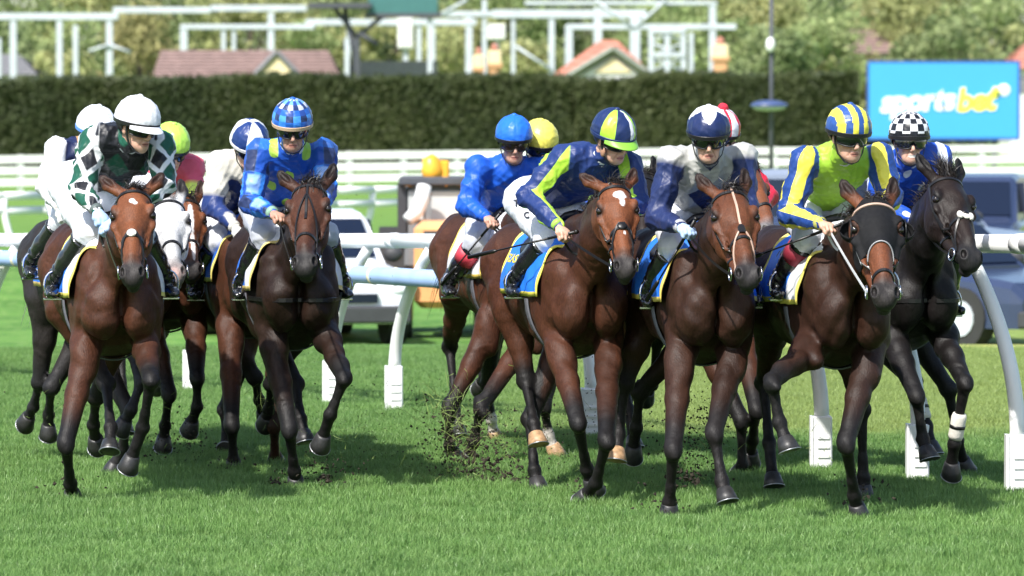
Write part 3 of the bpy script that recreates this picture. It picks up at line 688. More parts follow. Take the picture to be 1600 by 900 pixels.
NEAR = {-40: 'at the far left edge', 48: 'behind the grey roof at left', 85: 'low between the first gantry posts', 140: 'behind the left gantry beam', 215: 'between the two left gantries', 262: 'left of the pink roof', 330: 'above the pink roof, left part', 395: 'above the pink roof, middle',
        455: 'just right of the cream gable', 505: 'left of the dark tower', 590: 'behind the dark tower', 625: 'under the teal board', 700: 'between teal board and twin chimneys', 722: 'tall behind the twin chimneys', 790: 'right of the twin chimneys', 835: 'low left of the gabled house',
        880: 'tall behind the red roof slope', 960: 'above the gabled house ridge', 1010: 'low beside the lattice tower', 1045: 'above the lattice tower', 1110: 'behind the lone chimney', 1160: 'right of the lone chimney', 1195: 'behind the globe lamp pole', 1240: 'tall right of the lamp pole',
        1262: 'low above the end of the right hedge', 1310: 'low left of the pink roof at right', 1345: 'behind the pink roof at right', 1375: 'low in front of the pink roof at right', 1440: 'above the middle of the blue sign', 1480: 'low behind the blue sign', 1530: 'above the right half of the sign', 1580: 'above the sign\'s right corner', 1640: 'at the far right edge',
        430: 'in the back row above the cream gable', 160: 'in the back row at left', 1130: 'in the back row above the lone chimney', 1400: 'in the back row above the blue sign\'s left corner', 560: 'in the back row above the dark tower', 20: 'in the back row at the left corner', 1500: 'in the back row above the blue sign',
        285: 'in the back row between the left gantries', 680: 'in the back row right of the teal board', 820: 'in the back row left of the heavy beams', 1010.5: '', 1290: 'in the back row right of the lamp pole'}
seen = set()
for (px, D, h, rad, kd) in TREES:
    where = NEAR.get(px, 'behind the hedge') if (px, 1) not in seen else 'in the back row above the lattice tower'
    seen.add((px, 1)); tree(px, D, h, rad, kd, f'{LBL[kd]} {where}', group='trees beyond the hedge')

# --- the blue advertising board
def text_mesh(body, size, shear=0, bold=0.0, extrude=.01):
    cu = bpy.data.curves.new('lettering', 'FONT'); cu.body = body; cu.size = size; cu.shear = shear; cu.offset = bold; cu.extrude = extrude; cu.align_x = 'LEFT'; cu.resolution_u = 3; cu.space_character = .93
    o = bpy.data.objects.new('lettering', cu); link(o); bpy.context.view_layer.update()
    me = bpy.data.meshes.new_from_object(o.evaluated_get(bpy.context.evaluated_depsgraph_get()))
    v = np.array([tuple(q.co) for q in me.vertices]); f = [tuple(p.vertices) for p in me.polygons]
    bpy.data.objects.remove(o); bpy.data.curves.remove(cu); bpy.data.meshes.remove(me)
    return v, f
def flat_text(body, name, m, parent, origin, ux, uz, width, height=None, shear=0, bold=.02, thick=.03):
    v, f = text_mesh(body, 1, shear, bold); mn, mx = v.min(0), v.max(0); k = width / (mx[0] - mn[0]); ky = k if height is None else height / (mx[1] - mn[1])
    n = np.cross(ux, uz); n = nrm(n)
    q = origin + np.outer((v[:, 0] - mn[0]) * k, ux) + np.outer((v[:, 1] - mn[1]) * ky, uz) + np.outer(v[:, 2] * thick / .01, n)
    return mk(name, q, f, m, parent, smooth=False)
def billboard():
    D = 206; r = empty('advertising_board', (X(1473, D), D, 0), 'blue rectangular sign reading sportsbet above the white fence', 'sign')
    BL = mat('sign_blue', (.055, .36, .86), .45, var=.02); WL = mat('sign_white', (.88, .88, .88), .5, var=0); YL = mat('sign_yellow', (.90, .82, .10), .5, var=0); DB = mat('sign_edge', (.04, .1, .35), .5)
    x0, x1, z0, z1 = X(1357, D), X(1590, D), Zp(216, D), Zp(98, D)
    MB().box(((x0 + x1) / 2, D, (z0 + z1) / 2), ((x1 - x0) / 2, .09, (z1 - z0) / 2), bev=.03).build('panel', BL, r)
    for (c, h) in ((((x0 + x1) / 2, D, z1 + .045), ((x1 - x0) / 2 + .06, .1, .04)), (((x0 + x1) / 2, D, z0 - .045), ((x1 - x0) / 2 + .06, .1, .04)), ((x0 - .045, D, (z0 + z1) / 2), (.04, .1, (z1 - z0) / 2)), ((x1 + .045, D, (z0 + z1) / 2), (.04, .1, (z1 - z0) / 2))):
        MB().box(c, h).build('frame', DB, r)
    for x in (x0 + 1, x1 - 1): MB().box((x, D + .2, (z0 + .5) / 2), (.09, .09, (z0 + .5) / 2)).build('post', DSTEEL, r)
    ux = nrm(V(1, 0, .045)); uz = nrm(V(-.045, 0, 1)); y = D - .1
    flat_text('sports', 'lettering', WL, r, V(X(1375, D), y, Zp(188, D)), ux, uz, X(1495, D) - X(1375, D), Zp(144, D) - Zp(188, D), .22, .045)
    flat_text('bet', 'lettering', YL, r, V(X(1494, D), y, Zp(176, D)), ux, uz, X(1560, D) - X(1494, D), Zp(137, D) - Zp(176, D), .22, .045)
    MB().tube([(X(1552, D), y, Zp(144, D)), (X(1560, D), y - .01, Zp(140, D))], [.2, .16], 12).build('ball_streak', YL, r, smooth=True)
    MB().ell((X(1568, D), y, Zp(141, D)), (.27, .05, .27)).build('ball', WL, r, smooth=True)
billboard()
def lamp_pole():
    D = 100; x = X(1205, D); r = empty('lamp_pole', (x, D, 0), 'tall thin dark pole with a white globe and an oval lamp', 'lamp post')
    MB().tube([(x, D, 0), (x, D, Zp(-60, D))], [.05, .04], 10).build('pole', DSTEEL, r, smooth=True)
    MB().ell((X(1203, D), D - .1, Zp(70, D)), (.1, .1, .16)).build('globe', WHITE, r, smooth=True)
    NB = mat('navy_enamel', (.06, .09, .2), .35); c = (X(1201, D), D - .15, Zp(166, D))
    MB().ell(c, (.40, .3, .13), v0=0).build('lamp_hood', NB, r, smooth=True)
    MB().ell((c[0], c[1], c[2] - .004), (.36, .27, .10), v1=0).build('lamp_bowl', mat('lamp_glass', (.45, .5, .6), .3), r, smooth=True)
lamp_pole()

# --- vehicles in the dip of the infield
GLASS = mat('dark_glass', (.010, .016, .035), .12, var=0, spec=.35); RUB = mat('rubber', (.03, .03, .03), .8); LENS = mat('lamp_lens', (.75, .77, .8), .15, var=0); BUMP = mat('bumper_plastic', (.05, .05, .055), .6)
def car(px, D, z1, wd, ln, paint, label, name='parked_car', heading=0, high=0.0):
    x = X(px, D); z0 = float(ground_z(D)); r = empty(name, (x, D, z0), label, 'car', 'cars parked in the infield'); H_ = z1 - z0
    a = V(cos(heading), sin(heading), 0); b_ = V(-sin(heading), cos(heading), 0)     # a across, b to the rear
    def pt(u, v_, z): return V(x, D, z0) + a * u * wd / 2 + b_ * v_ + V(0, 0, z * H_)
    def loft(name, rows, m):
        v = []; f = []
        for row in rows: v += [pt(*p) for p in row]
        n = len(rows[0])
        for i in range(len(rows) - 1):
            for j in range(n): k = (j + 1) % n; f.append((i * n + j, i * n + k, (i + 1) * n + k, (i + 1) * n + j))
        f.append(tuple(range(n))[::-1]); f.append(tuple((len(rows) - 1) * n + j for j in range(n)))
        return mk(name, v, f, m, r, smooth=False)
    sec = lambda v_, zt, w_: [(-w_, v_, .17), (-w_ * 1.0, v_, .36), (-w_ * .98, v_, zt - .05), (-w_ * .9, v_, zt), (w_ * .9, v_, zt), (w_ * .98, v_, zt - .05), (w_, v_, .36), (w_, v_, .17)]
    loft('body', [sec(0, .44, .86), sec(.12, .52, .95), sec(.5, .56, 1), sec(1.25, .60, 1), sec(ln - .7, .62, 1), sec(ln - .1, .60, .97), sec(ln, .5, .9)], paint)
    cab = lambda v_, w_, z: [(-w_, v_, .58), (-w_ * .98, v_, .6), (-w_ * .90, v_, z - .04), (-w_ * .82, v_, z), (w_ * .82, v_, z), (w_ * .90, v_, z - .04), (w_ * .98, v_, .6), (w_, v_, .58)]
    loft('roof', [cab(1.2, .93, .62), cab(1.85, .92, .97), cab(2.3, .92, 1.0), cab(ln - .6, .9, .98), cab(ln - .15, .9, .66)], paint)
    for (u0, u1, v0, v1, za, zb, nm) in ((-.8, .8, 1.28, 1.80, .645, .93, 'windscreen'),):
        mk(nm, [pt(u0, v0 - .07, za), pt(u1, v0 - .07, za), pt(u1 * .92, v1 - .07, zb), pt(u0 * .92, v1 - .07, zb), pt(u0, v0 + .03, za), pt(u1, v0 + .03, za), pt(u1 * .92, v1 + .03, zb), pt(u0 * .92, v1 + .03, zb)],
           [(0, 1, 2, 3), (7, 6, 5, 4), (0, 4, 5, 1), (1, 5, 6, 2), (2, 6, 7, 3), (3, 7, 4, 0)], GLASS, r, smooth=False)
    for s_ in (-1, 1):
        for (v0, v1) in ((1.9, 2.75), (2.85, ln - .7)):
            mk('side_window', [pt(s_ * .985, v0, .66), pt(s_ * .985, v1, .66), pt(s_ * .925, v1, .92), pt(s_ * .925, v0 + .1, .92), pt(s_ * .80, v0, .66), pt(s_ * .80, v1, .66), pt(s_ * .78, v1, .92), pt(s_ * .78, v0 + .1, .92)],
               [(0, 1, 2, 3), (7, 6, 5, 4), (0, 4, 5, 1), (1, 5, 6, 2), (2, 6, 7, 3), (3, 7, 4, 0)], GLASS, r, smooth=False)
        MB().ell(pt(s_ * .72, .02, .42), (.13, .03, .055)).build('headlight', LENS, r, smooth=True)
        MB().ell(pt(s_ * 1.1, 1.5, .66), (.11, .07, .09)).build('mirror', BUMP, r, smooth=True)
        for v_ in (.75, ln - .85):
            w_ = MB(); c = pt(s_ * .9, v_, 0) + V(0, 0, .34); w_.tube([c - a * .11, c + a * .11], .34, 20); wo = w_.build('wheel', RUB, r, smooth=False)
            MB().tube([c + a * s_ * .09, c + a * s_ * .125], .2, 14).build('rim', STEEL, wo)
    MB().box(pt(0, -.03, .24), (wd * .46, .07, .09 * H_ / 2 * 1.4), ax=[a, b_, V(0, 0, 1)], bev=.02).build('bumper', BUMP, r)
    MB().box(pt(0, -.01, .36), (wd * .25, .04, .05), ax=[a, b_, V(0, 0, 1)]).build('grille', GLASS, r)
    return r
SILV = mat('silver_blue_paint', (.20, .24, .32), .3, coat=.5, var=.04); DBLU = mat('dark_blue_paint', (.03, .045, .10), .25, coat=.6, var=.04); WCAR = mat('white_car_paint', (.8, .82, .86), .3, coat=.5, var=.03)
car(528, 52.5, 1.08, 1.75, 4.4, WCAR, 'white car whose pale roof shows left of the orange tractor', heading=.25)
car(1622, 60, 1.50, 1.85, 4.6, SILV, 'silver blue car behind the black horse, the higher of two', heading=.95)
car(1668, 52, 1.02, 1.8, 4.5, DBLU, 'dark blue car at the right edge, lower and nearer of two', heading=.8)
car(1480, 64, 1.38, 1.8, 4.5, DBLU, 'dark blue car mostly hidden behind the black horse neck', heading=-.2)
def tractor():
    D = 56; z0 = float(ground_z(D)); r = empty('tractor', (X(700, D), D, z0), 'orange tractor with glazed cab and white curved pipe behind the rail', 'tractor')
    OR = mat('orange_paint', (.85, .40, .16), .4, coat=.3); YE = mat('amber_plastic', (.85, .42, .04), .35); GG = mat('cab_glass', (.52, .55, .55), .2, var=.1, vscale=3)
    xL, xR = X(628, D), X(745, D); xc = (xL + xR) / 2; hw = (xR - xL) / 2
    MB().box((xc, D + .7, (z0 + .75 + Zp(290, D)) / 2), (hw * .93, .75, (Zp(290, D) - z0 - .75) / 2), bev=.05).build('cab', mat('grey_cab_paint', (.22, .23, .24), .5), r)
    for (a, b_) in ((638, 662), (674, 728)):
        MB().box((X((a + b_) / 2, D), D - .07, (Zp(300, D) + Zp(342, D)) / 2), ((X(b_, D) - X(a, D)) / 2, .02, (Zp(298, D) - Zp(342, D)) / 2), bev=.004).build('cab_window', GG, r)
    for u in (-1, 1): MB().box((xc + u * hw, D - .02, (z0 + 1.1 + Zp(286, D)) / 2), (.05, .06, (Zp(286, D) - z0 - 1.1) / 2)).build('cab_pillar', BUMP, r)
    MB().box((xc, D + .65, Zp(283, D)), (hw * 1.08, .85, .05), bev=.02).build('roof', DSTEEL, r)
    for a, b_ in ((625, 652), (693, 702), (712, 738)): MB().ell((X((a + b_) / 2, D), D - .12, Zp(284, D)), ((X(b_, D) - X(a, D)) / 2, .06, .055)).build('work_lamp', YE, r, smooth=True)
    b = MB(); b.tube([(X(676, D), D, Zp(282, D)), (X(676, D), D, Zp(268, D)), (X(675, D), D, Zp(250, D)), (X(680, D), D, Zp(243, D))], [.10, .13, .11, .04], 14); b.build('beacon', YE, r, smooth=True)
    MB().box((X(694, D), D, Zp(268, D)), (.06, .05, .13), bev=.02).build('beacon_bracket', YE, r)
    MB().box((X(699, D), D - .7, (z0 + .35 + Zp(343, D)) / 2), (.36, .8, (Zp(343, D) - z0 - .35) / 2), bev=.08).build('bonnet', OR, r)
    MB().box((X(699, D), D - 1.51, Zp(390, D)), (.25, .02, .25)).build('grille', BUMP, r)
    MB().tube([(X(664, D), D - .35, Zp(290, D)), (X(660, D), D - .4, Zp(310, D)), (X(652, D), D - .45, Zp(330, D)), (X(638, D), D - .5, Zp(343, D))], [.085, .09, .085, .07], 14).build('pipe', WHITE, r, smooth=True)
    for u in (-1, 1):
        c = V(xc + u * (hw + .12), D + .6, z0 + .62); wo = MB().tube([c - V(.16, 0, 0), c + V(.16, 0, 0)], .62, 24).build('wheel', RUB, r)
        MB().tube([c - V(.17, 0, 0), c + V(.17, 0, 0)], .3, 16).build('rim', OR, wo)
        c = V(X(699, D) + u * .5, D - 1.1, z0 + .4); wo = MB().tube([c - V(.11, 0, 0), c + V(.11, 0, 0)], .4, 20).build('wheel', RUB, r)
        MB().tube([c - V(.12, 0, 0), c + V(.12, 0, 0)], .2, 14).build('rim', OR, wo)
tractor()

# ================================================================== HORSES
COAT = coat_mat()
HOOF = mat('hoof_horn', (.028, .027, .027), .45, var=.3, vscale=30, bump=.001, bscale=80)
HOOFP = mat('pale_hoof_horn', (.42, .26, .14), .5, var=.35, vscale=30)
SHOE = mat('aluminium_shoe', (.42, .43, .45), .4, metal=.8, var=.05)
LEATH = mat('black_leather', (.010, .009, .009), .38, var=.2, vscale=20)
BROWNL = mat('tan_leather', (.40, .22, .14), .5, var=.1); CREAML = mat('cream_strap', (.50, .34, .26), .55); WHITEL = mat('white_strap', (.72, .74, .76), .45)
METAL = mat('steel_bit', (.7, .7, .72), .2, metal=1, var=0)
EYE = mat('horse_eye', (.012, .008, .006), .06, var=0, spec=.8)
MANE = mat('mane_hair', (.018, .014, .012), .45, var=.3, vscale=40); MANEG = mat('grey_mane_hair', (.30, .29, .29), .5, var=.3)
HOODM = mat('black_hood_cloth', (.010, .010, .011), .75, var=.2, vscale=60, bump=.0012, bscale=250, spec=.2)
WOOL = mat('sheepskin', (.74, .70, .62), .95, bump=.01, bscale=60); BAND = mat('white_bandage', (.72, .68, .60), .8, bump=.002, bscale=60)

def frame_dir(th): return V(sin(th), -cos(th), 0), V(cos(th), sin(th), 0)
def on_plane(px, py, O, f, s):
    d = ray(px, py); t = ((O + f * s - CAM) @ f) / (d @ f); return CAM + d * t
def on_sphere(px, py, c, L_, near=True):
    d = nrm(ray(px, py)); q = c - CAM; b_ = d @ q; disc = b_ * b_ - (q @ q - L_ * L_)
    if disc < 0: p = CAM + d * b_; return c + nrm(p - c) * L_
    return CAM + d * (b_ - sqrt(disc) if near else b_ + sqrt(disc))

def hair(roots, dirs, lens, width, rs, droop=.5, m=MANE, name='mane', parent=None, curl=.2):
    vs = []; fs = []; n = 0
    for r0, d, l in zip(roots, dirs, lens):
        side = nrm(np.cross(d, rs.normal(size=3))); p = r0.copy(); dd = nrm(d); k = 5; w0 = width * rs.uniform(.6, 1.3); bend = rs.normal(size=3) * curl
        for i in range(k):
            w_ = w0 * (1 - (i / (k - 1)) ** 2 * .92); vs += [p - side * w_, p + side * w_]
            if i: fs.append((n + 2 * i - 2, n + 2 * i - 1, n + 2 * i + 1, n + 2 * i))
            dd = nrm(dd + V(0, 0, -droop / k * 2) + bend / k); p = p + dd * l / (k - 1)
        n += 2 * k
    o = mk(name, np.array(vs), np.array(fs), m, parent, smooth=True); return o

def strip(pts, nrms, width, thick, name, m, parent, closed=False):
    """a strap of rectangular section laid along pts with outward normals"""
    pts = [np.asarray(p, float) for p in pts]; n = len(pts); v = []; f = []
    for i, p in enumerate(pts):
        a = pts[(i + 1) % n] if closed or i < n - 1 else p; b_ = pts[i - 1] if closed or i > 0 else p
        t = nrm(a - b_); nn = nrm(nrms[i] - t * (nrms[i] @ t)); s_ = np.cross(t, nn)
        w_ = width[i] if hasattr(width, '__len__') else width
        v += [p + s_ * w_ / 2, p + s_ * w_ / 2 * .8 + nn * thick, p - s_ * w_ / 2 * .8 + nn * thick, p - s_ * w_ / 2]
    m_ = n if closed else n - 1
    for i in range(m_):
        j = (i + 1) % n
        for k in range(4): k2 = (k + 1) % 4; f.append((i * 4 + k, i * 4 + k2, j * 4 + k2, j * 4 + k))
    if not closed: f.append((3, 2, 1, 0)); e = (n - 1) * 4; f.append((e, e + 1, e + 2, e + 3))
    return mk(name, v, f, m, parent, smooth=False)

def surface(fld, c, dirs, rmax=.24, n=60, off=0.0):
    """outermost crossing of the field along each direction from c"""
    out = []; t = np.linspace(rmax, 0, n)
    X_ = c[None, None, :] + dirs[:, None, :] * t[None, :, None] if c.ndim == 1 else c[:, None, :] + dirs[:, None, :] * t[None, :, None]
    ph = fld.at(X_)
    for i in range(len(dirs)):
        k = np.argmax(ph[i] < 0) if (ph[i] < 0).any() else n - 1
        if k > 0 and ph[i][k] < 0: a, b_ = ph[i][k - 1], ph[i][k]; tt = t[k - 1] + (t[k] - t[k - 1]) * a / (a - b_)
        else: tt = t[k]
        out.append(X_[i, 0] + (tt + off - rmax) * dirs[i])
    return np.array(out)

def folds(v, amp, seed, scale=1.0, soft=False):
    r_ = np.random.default_rng(seed); d = np.zeros(len(v))
    for k, a in ((26, 1.1), (52, .7), (95, .22)):
        for _ in range(2):
            q = nrm(r_.normal(size=3)) * k * scale; q2 = nrm(r_.normal(size=3)) * k * .5 * scale; p1, p2 = r_.uniform(0, 6, 2)
            w_ = np.sin(v @ q + 2.2 * np.sin(v @ q2 + p2) + p1); d += a * w_ * amp * .45 if soft else a * (1 - np.abs(w_)) ** 1.6 * amp - a * amp * .35
    return d
def vnormals(v, f):
    n = np.zeros_like(v); c = np.cross(v[f[:, 2]] - v[f[:, 0]], v[f[:, 3]] - v[f[:, 1]])
    for k in range(4): np.add.at(n, f[:, k], c)
    return n / (np.linalg.norm(n, axis=1)[:, None] + 1e-9)


BAY = dict(body=(.062, .022, .011), dark=(.012, .010, .009), face=(.165, .055, .022), leg=(.009, .008, .008), muz=(.030, .026, .025))  # body darker than face: shade on chest and neck mixed into its colour
DBAY = dict(body=(.020, .0095, .006), dark=(.010, .008, .008), face=(.068, .025, .013), leg=(.010, .009, .009), muz=(.022, .020, .020))
BLACK = dict(body=(.008, .0062, .006), dark=(.005, .0045, .0045), face=(.014, .008, .006), leg=(.009, .008, .008), muz=(.018, .017, .017))
BROWN = dict(body=(.034, .014, .008), dark=(.012, .009, .008), face=(.115, .039, .017), leg=(.012, .010, .010), muz=(.026, .023, .023))
MAHOG = dict(body=(.030, .012, .007), dark=(.010, .008, .007), face=(.15, .050, .021), leg=(.009, .008, .008), muz=(.030, .026, .025))
GREY = dict(body=(.022, .018, .017), dark=(.02, .018, .018), face=(.60, .60, .60), leg=(.018, .017, .018), muz=(.20, .17, .165))

def make_horse(H):
    th = H['th']; f, r = frame_dir(th); pal = H['pal']
    P0 = P(*H['poll'], H['D']); O = P0 - f * H.get('reach', .80); O[2] = 0
    O = O - r * H.get('side', 0)
    rs = np.random.default_rng(int(H['poll'][0]))
    dz = H.get('dz', 0); det = H.get('h', .0115)
    L3 = lambda s_, x, z: O + f * s_ + r * x + V(0, 0, z + (dz if z > .75 else 0))
    root = empty('horse', O, H['label'], 'horse', 'racehorses galloping in the field')
    AX = np.array([f, r, V(0, 0, 1)])
    P1 = on_sphere(*H['muzzle'], P0, .60 * H.get('hs', 1.0))
    # ---------------- head frame
    u = nrm(P1 - P0); yaw = H.get('yaw', 0); n0 = V(sin(yaw), -cos(yaw), .25); v = nrm(n0 - u * (n0 @ u)); w_ = np.cross(v, u)
    hs = H.get('hs', 1.0)
    hw = H.get('hw', 1.14); HW = V(1, hw, 1)
    Hd = lambda a, b_, c: P0 + (u * a + w_ * b_ * hw + v * c) * hs
    HA = np.array([u, w_, v])
    hd = Field()
    hd.ell(Hd(.09, 0, -.095), V(.12, .075, .085) * hs * HW, HA, .03)
    hd.ell(Hd(.17, 0, -.072), V(.12, .083, .066) * hs * HW, HA, .03)
    hd.cone(Hd(.17, 0, -.065), Hd(.49, 0, -.052), .066 * hs, .044 * hs, .03, (w_, .93))
    for sg in (-1, 1):
        hd.ell(Hd(.205, .043 * sg, -.145), V(.125, .038, .105) * hs * HW, HA, .03)
        hd.cone(Hd(.24, .03 * sg, -.19), Hd(.50, .014 * sg, -.105), .034 * hs, .026 * hs, .03)
        hd.cone(Hd(.18, .088 * sg, -.07), Hd(.35, .056 * sg, -.088), .014 * hs, .009 * hs, .022)
        hd.ell(Hd(.155, .079 * sg, -.036), V(.036, .019, .019) * hs * HW, HA, .02)
        hd.ell(Hd(.225, .085 * sg, -.066), V(.03, .016, .012) * hs * HW, HA, .015)
        hd.ell(Hd(.545, .032 * sg, -.043), V(.042, .023, .032) * hs * HW, HA, .02)
        hd.ell(Hd(.12, .075 * sg, -.05), V(.025, .014, .016) * hs * HW, HA, .012, sub=True)
    hd.ell(Hd(.535, 0, -.068), V(.062, .045, .050) * hs * HW, HA, .025)
    hd.ell(Hd(.575, 0, -.072), V(.036, .040, .040) * hs * HW, HA, .02)
    hd.ell(Hd(.572, 0, -.118), V(.030, .028, .024) * hs * HW, HA, .015)
    hd.cone(Hd(.30, 0, -.028), Hd(.46, 0, -.018), .028 * hs, .022 * hs, .03)
    nohears = Field(); nohears.pr = list(hd.pr)
    if H.get('hh', .0055) < .006:        # facial veins and the crest under the eye
        for sg in (-1, 1):
            for path in (((.24, 84), (.30, 72), (.36, 60), (.41, 62), (.46, 50)), ((.30, 72), (.33, 88), (.38, 96)), ((.36, 60), (.38, 44), (.44, 36)), ((.20, 104), (.26, 118), (.33, 112), (.40, 108))):
                c = np.array([Hd(a, 0, -.085) for a, _ in path]); d = np.array([v * cos(radians(g)) + w_ * sin(radians(g) * 1) * sg for _, g in path]); q_ = surface(nohears, c, d, .22, 60, -.001)
                hd.chain(q_, [.0042] * len(path), .006)
    et = H.get('ears', ((-.135, -.085, -.05), (-.135, .085, -.05)))
    for sg, tip in zip((-1, 1), et):
        tip = np.array(tip); b0 = np.array([.015, .052 * sg, -.07]); mid = (b0 + tip) / 2 + np.array([0, .012 * sg, 0])
        fl = (nrm(v * 1 + w_ * sg * .5), .62)
        hd.chain([Hd(*b0), Hd(*mid), Hd(*(mid * .35 + tip * .65)), Hd(*tip)], [.027 * hs, .032 * hs, .020 * hs, .004], .012, fl)
        earax = nrm(Hd(*tip) - Hd(*b0)); ev = nrm(v - earax * (v @ earax)); ew = np.cross(ev, earax)
        hd.ell(Hd(*(mid * .85 + tip * .15)) + ev * .024 * hs, V(.052, .015, .02) * hs, np.array([earax, ew, ev]), .008, sub=True)
    nostr = Field()
    for sg in (-1, 1):
        hd.ell(Hd(.178, .094 * sg, -.052), V(.017, .013, .013) * hs * HW, HA, .008, sub=True)
        hd.ell(Hd(.556, .043 * sg, -.026), V(.023, .010, .017) * hs * HW, HA, .008, sub=True)
        hd.cone(Hd(.575, .040 * sg, -.098), Hd(.515, .048 * sg, -.100), .003, .002, .006, None, True)
    # ---------------- body
    B = Field()
    B.ell(L3(-.22, 0, 1.10), (.42, .265, .345), AX, .05).ell(L3(-.62, 0, 1.12), (.52, .27, .30), AX, .06).ell(L3(-.95, 0, 1.25), (.35, .22, .22), AX, .05)
    B.cone(L3(-.42, 0, 1.36), L3(.0, 0, 1.42), .10, .095, .08)
    for sg in (-1, 1):
        B.ell(L3(-1.12, .12 * sg, 1.22), (.30, .16, .25), AX, .05)
        B.ell(L3(.06, .135 * sg, 1.11), (.18, .095, .25), AX, .035)
        B.ell(L3(.21, .095 * sg, 1.04), (.13, .105, .17), AX, .016)
        B.ell(L3(-.10, .18 * sg, 1.05), (.14, .07, .14), AX, .016)
        B.cone(L3(-.06, .09 * sg, 1.42), L3(.19, .145 * sg, 1.05), .045, .055, .025)
        B.ell(L3(-.02, .165 * sg, .98), (.13, .08, .13), AX, .03)
    B.cone(L3(-1.1, 0, 1.38), L3(-1.3, 0, 1.33), .12, .07, .05)
    nb = L3(.08, 0, 1.20); nt_ = Hd(.075, 0, -.15); md = nb * .45 + nt_ * .55 + V(0, 0, -.01)
    side_n = nrm(np.cross(nrm(nt_ - nb), V(0, 0, 1)))
    B.cone(nb, md, .225, .152, .06, (side_n, .58)); B.cone(md, nt_, .155, .100, .05, (side_n, .72))
    B.cone(L3(.0, 0, 1.44), Hd(.03, 0, -.14), .075, .058, .05)
    B.ell(L3(.32, 0, 1.03), (.08, .016, .20), AX, .03, sub=True)
    for sg in (-1, 1):
        g0 = nb * .55 + nt_ * .45 + side_n * .135 * sg + f * .10; g1 = nb * .12 + nt_ * .88 + side_n * .085 * sg - V(0, 0, .02) + f * .05
        B.cone(g0 - V(0, 0, .05), g1 - V(0, 0, .04), .016, .010, .03, None, True)
    legs = []
    eR = .072
    for key, sg in (('FL', -1), ('FR', 1), ('HL', -1), ('HR', 1)):
        q = H['legs'].get(key); front = key[0] == 'F'
        el = L3(.03, .145 * sg, .90) if front else L3(-.92, .17 * sg, 1.0)
        if q is None:
            dflt = dict(FL=[(.30, .13, .58), (.12, .13, .42), (.02, .13, .36)], FR=[(.35, .13, .62), (.3, .13, .36), (.32, .13, .25)], HL=[(-1.35, .14, .62), (-1.2, .14, .3), (-1.1, .14, .1)], HR=[(-1.5, .14, .7), (-1.6, .14, .42), (-1.72, .14, .36)])[key]
            J = [O + f * a + r * b_ * sg + V(0, 0, c) for a, b_, c in dflt]
        else: J = [on_plane(a, b_, O, f, s_) for (a, b_, s_) in q[:3]]
        for j in J: j[2] = max(j[2], .035)
        k, ft, hf = J; legs.append((key, el, k, ft, hf))
        fa = nrm(k - el)
        if front:
            B.cone(el, el * .45 + k * .55, .088, .060, .035); B.cone(el * .45 + k * .55, k, .060, .044, .03)
            B.ell(el * .78 + k * .22 + f * .02, (.13, .066, .072), np.array([fa, r, nrm(np.cross(fa, r))]), .035)
            B.ell(k + fa * .005, (.066, .043, .042), np.array([fa, r, nrm(np.cross(fa, r))]), .02); B.ell(k + fa * .03 - f * .012, (.03, .028, .03), None, .02)
        else:
            hip = L3(-1.1, .13 * sg, 1.22); B.cone(hip, el, .19, .12, .05); g = el * .5 + k * .5
            B.cone(el, g, .115, .068, .04); B.cone(g, k, .068, .042, .03); B.ell(k, (.055, .038, .05), None, .022)
            B.cone(k + nrm(k - el) * .0 - f * .03 + V(0, 0, .05), k, .02, .03, .02)
        cn = nrm(ft - k)
        tn = nrm(f - nrm(ft - k) * (f @ nrm(ft - k))); B.cone(k, k * .25 + ft * .75, .036 if front else .034, .0215, .02); B.cone(k * .8 + ft * .2 - tn * .020, ft - tn * .016, .017, .015, .012); B.cone(k * .3 + ft * .7, ft, .027, .032, .015)
        B.ell(ft, (.038, .035, .036), None, .015); B.ell(ft - tn * .02, (.022, .024, .024), None, .012)
        ps = nrm(hf - ft); B.cone(ft, hf - ps * .03, .032, .030, .015); B.cone(hf - ps * .045, hf - ps * .02, .034, .040, .01)
    # ---------------- polygonise: coarse body, fine head
    full = Field(); full.pr = B.pr + hd.pr; cut = Hd(.26, 0, -.30)
    cn_ = nrm(nt_ - nb + u * .3 * 0); cpt = nt_ - cn_ * .16
    def inhead(c): return (((c - cpt) @ cn_) > 0) & (np.linalg.norm(c - Hd(.25, 0, -.1), axis=-1) < .62)
    lo, hi = full.bounds(.03); hl, hh = hd.bounds(.05)
    hl = np.minimum(hl, nt_ - .26); hh = np.maximum(hh, nt_ + .26)
    body = polygonise(full, det, lo, hi, keep=lambda c: ~inhead(c + cn_ * .004))
    head = polygonise(full, H.get('hh', .0055), hl, hh, keep=lambda c: inhead(c + cn_ * .012) & ((c > hl + .012) & (c < hh - .012)).all(-1))
    vv, ff = join([body, head])
    nb_ = vnormals(vv, ff); offh = ~inhead(vv); vv = vv + nb_ * (folds(vv, .0095, int(H['poll'][0]) + 1, .72, True) * offh * smst(vv[:, 2], .5, .9))[:, None]
    # ---------------- coat colours
    q = (vv - P0) / hs; a_, b_, c_ = q @ u, q @ w_ / hw, q @ v; rad = np.linalg.norm(q, axis=1)
    ish = smst(a_, -.05, .02) * (np.abs(b_) < .16) * (c_ > -.34) * smst(-rad, -.75, -.65) * inhead(vv)
    col = np.tile(np.array(pal['body']), (len(vv), 1))
    zz = vv[:, 2]; s_ = (vv - O) @ f
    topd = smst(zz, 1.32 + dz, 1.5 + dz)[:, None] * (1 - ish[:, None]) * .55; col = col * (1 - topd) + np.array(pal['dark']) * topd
    und = (smst(-zz, -1.05, -.8) * (np.abs((vv - O) @ r) < .12))[:, None] * .3; col = col * (1 - und) + np.array(pal['dark']) * und
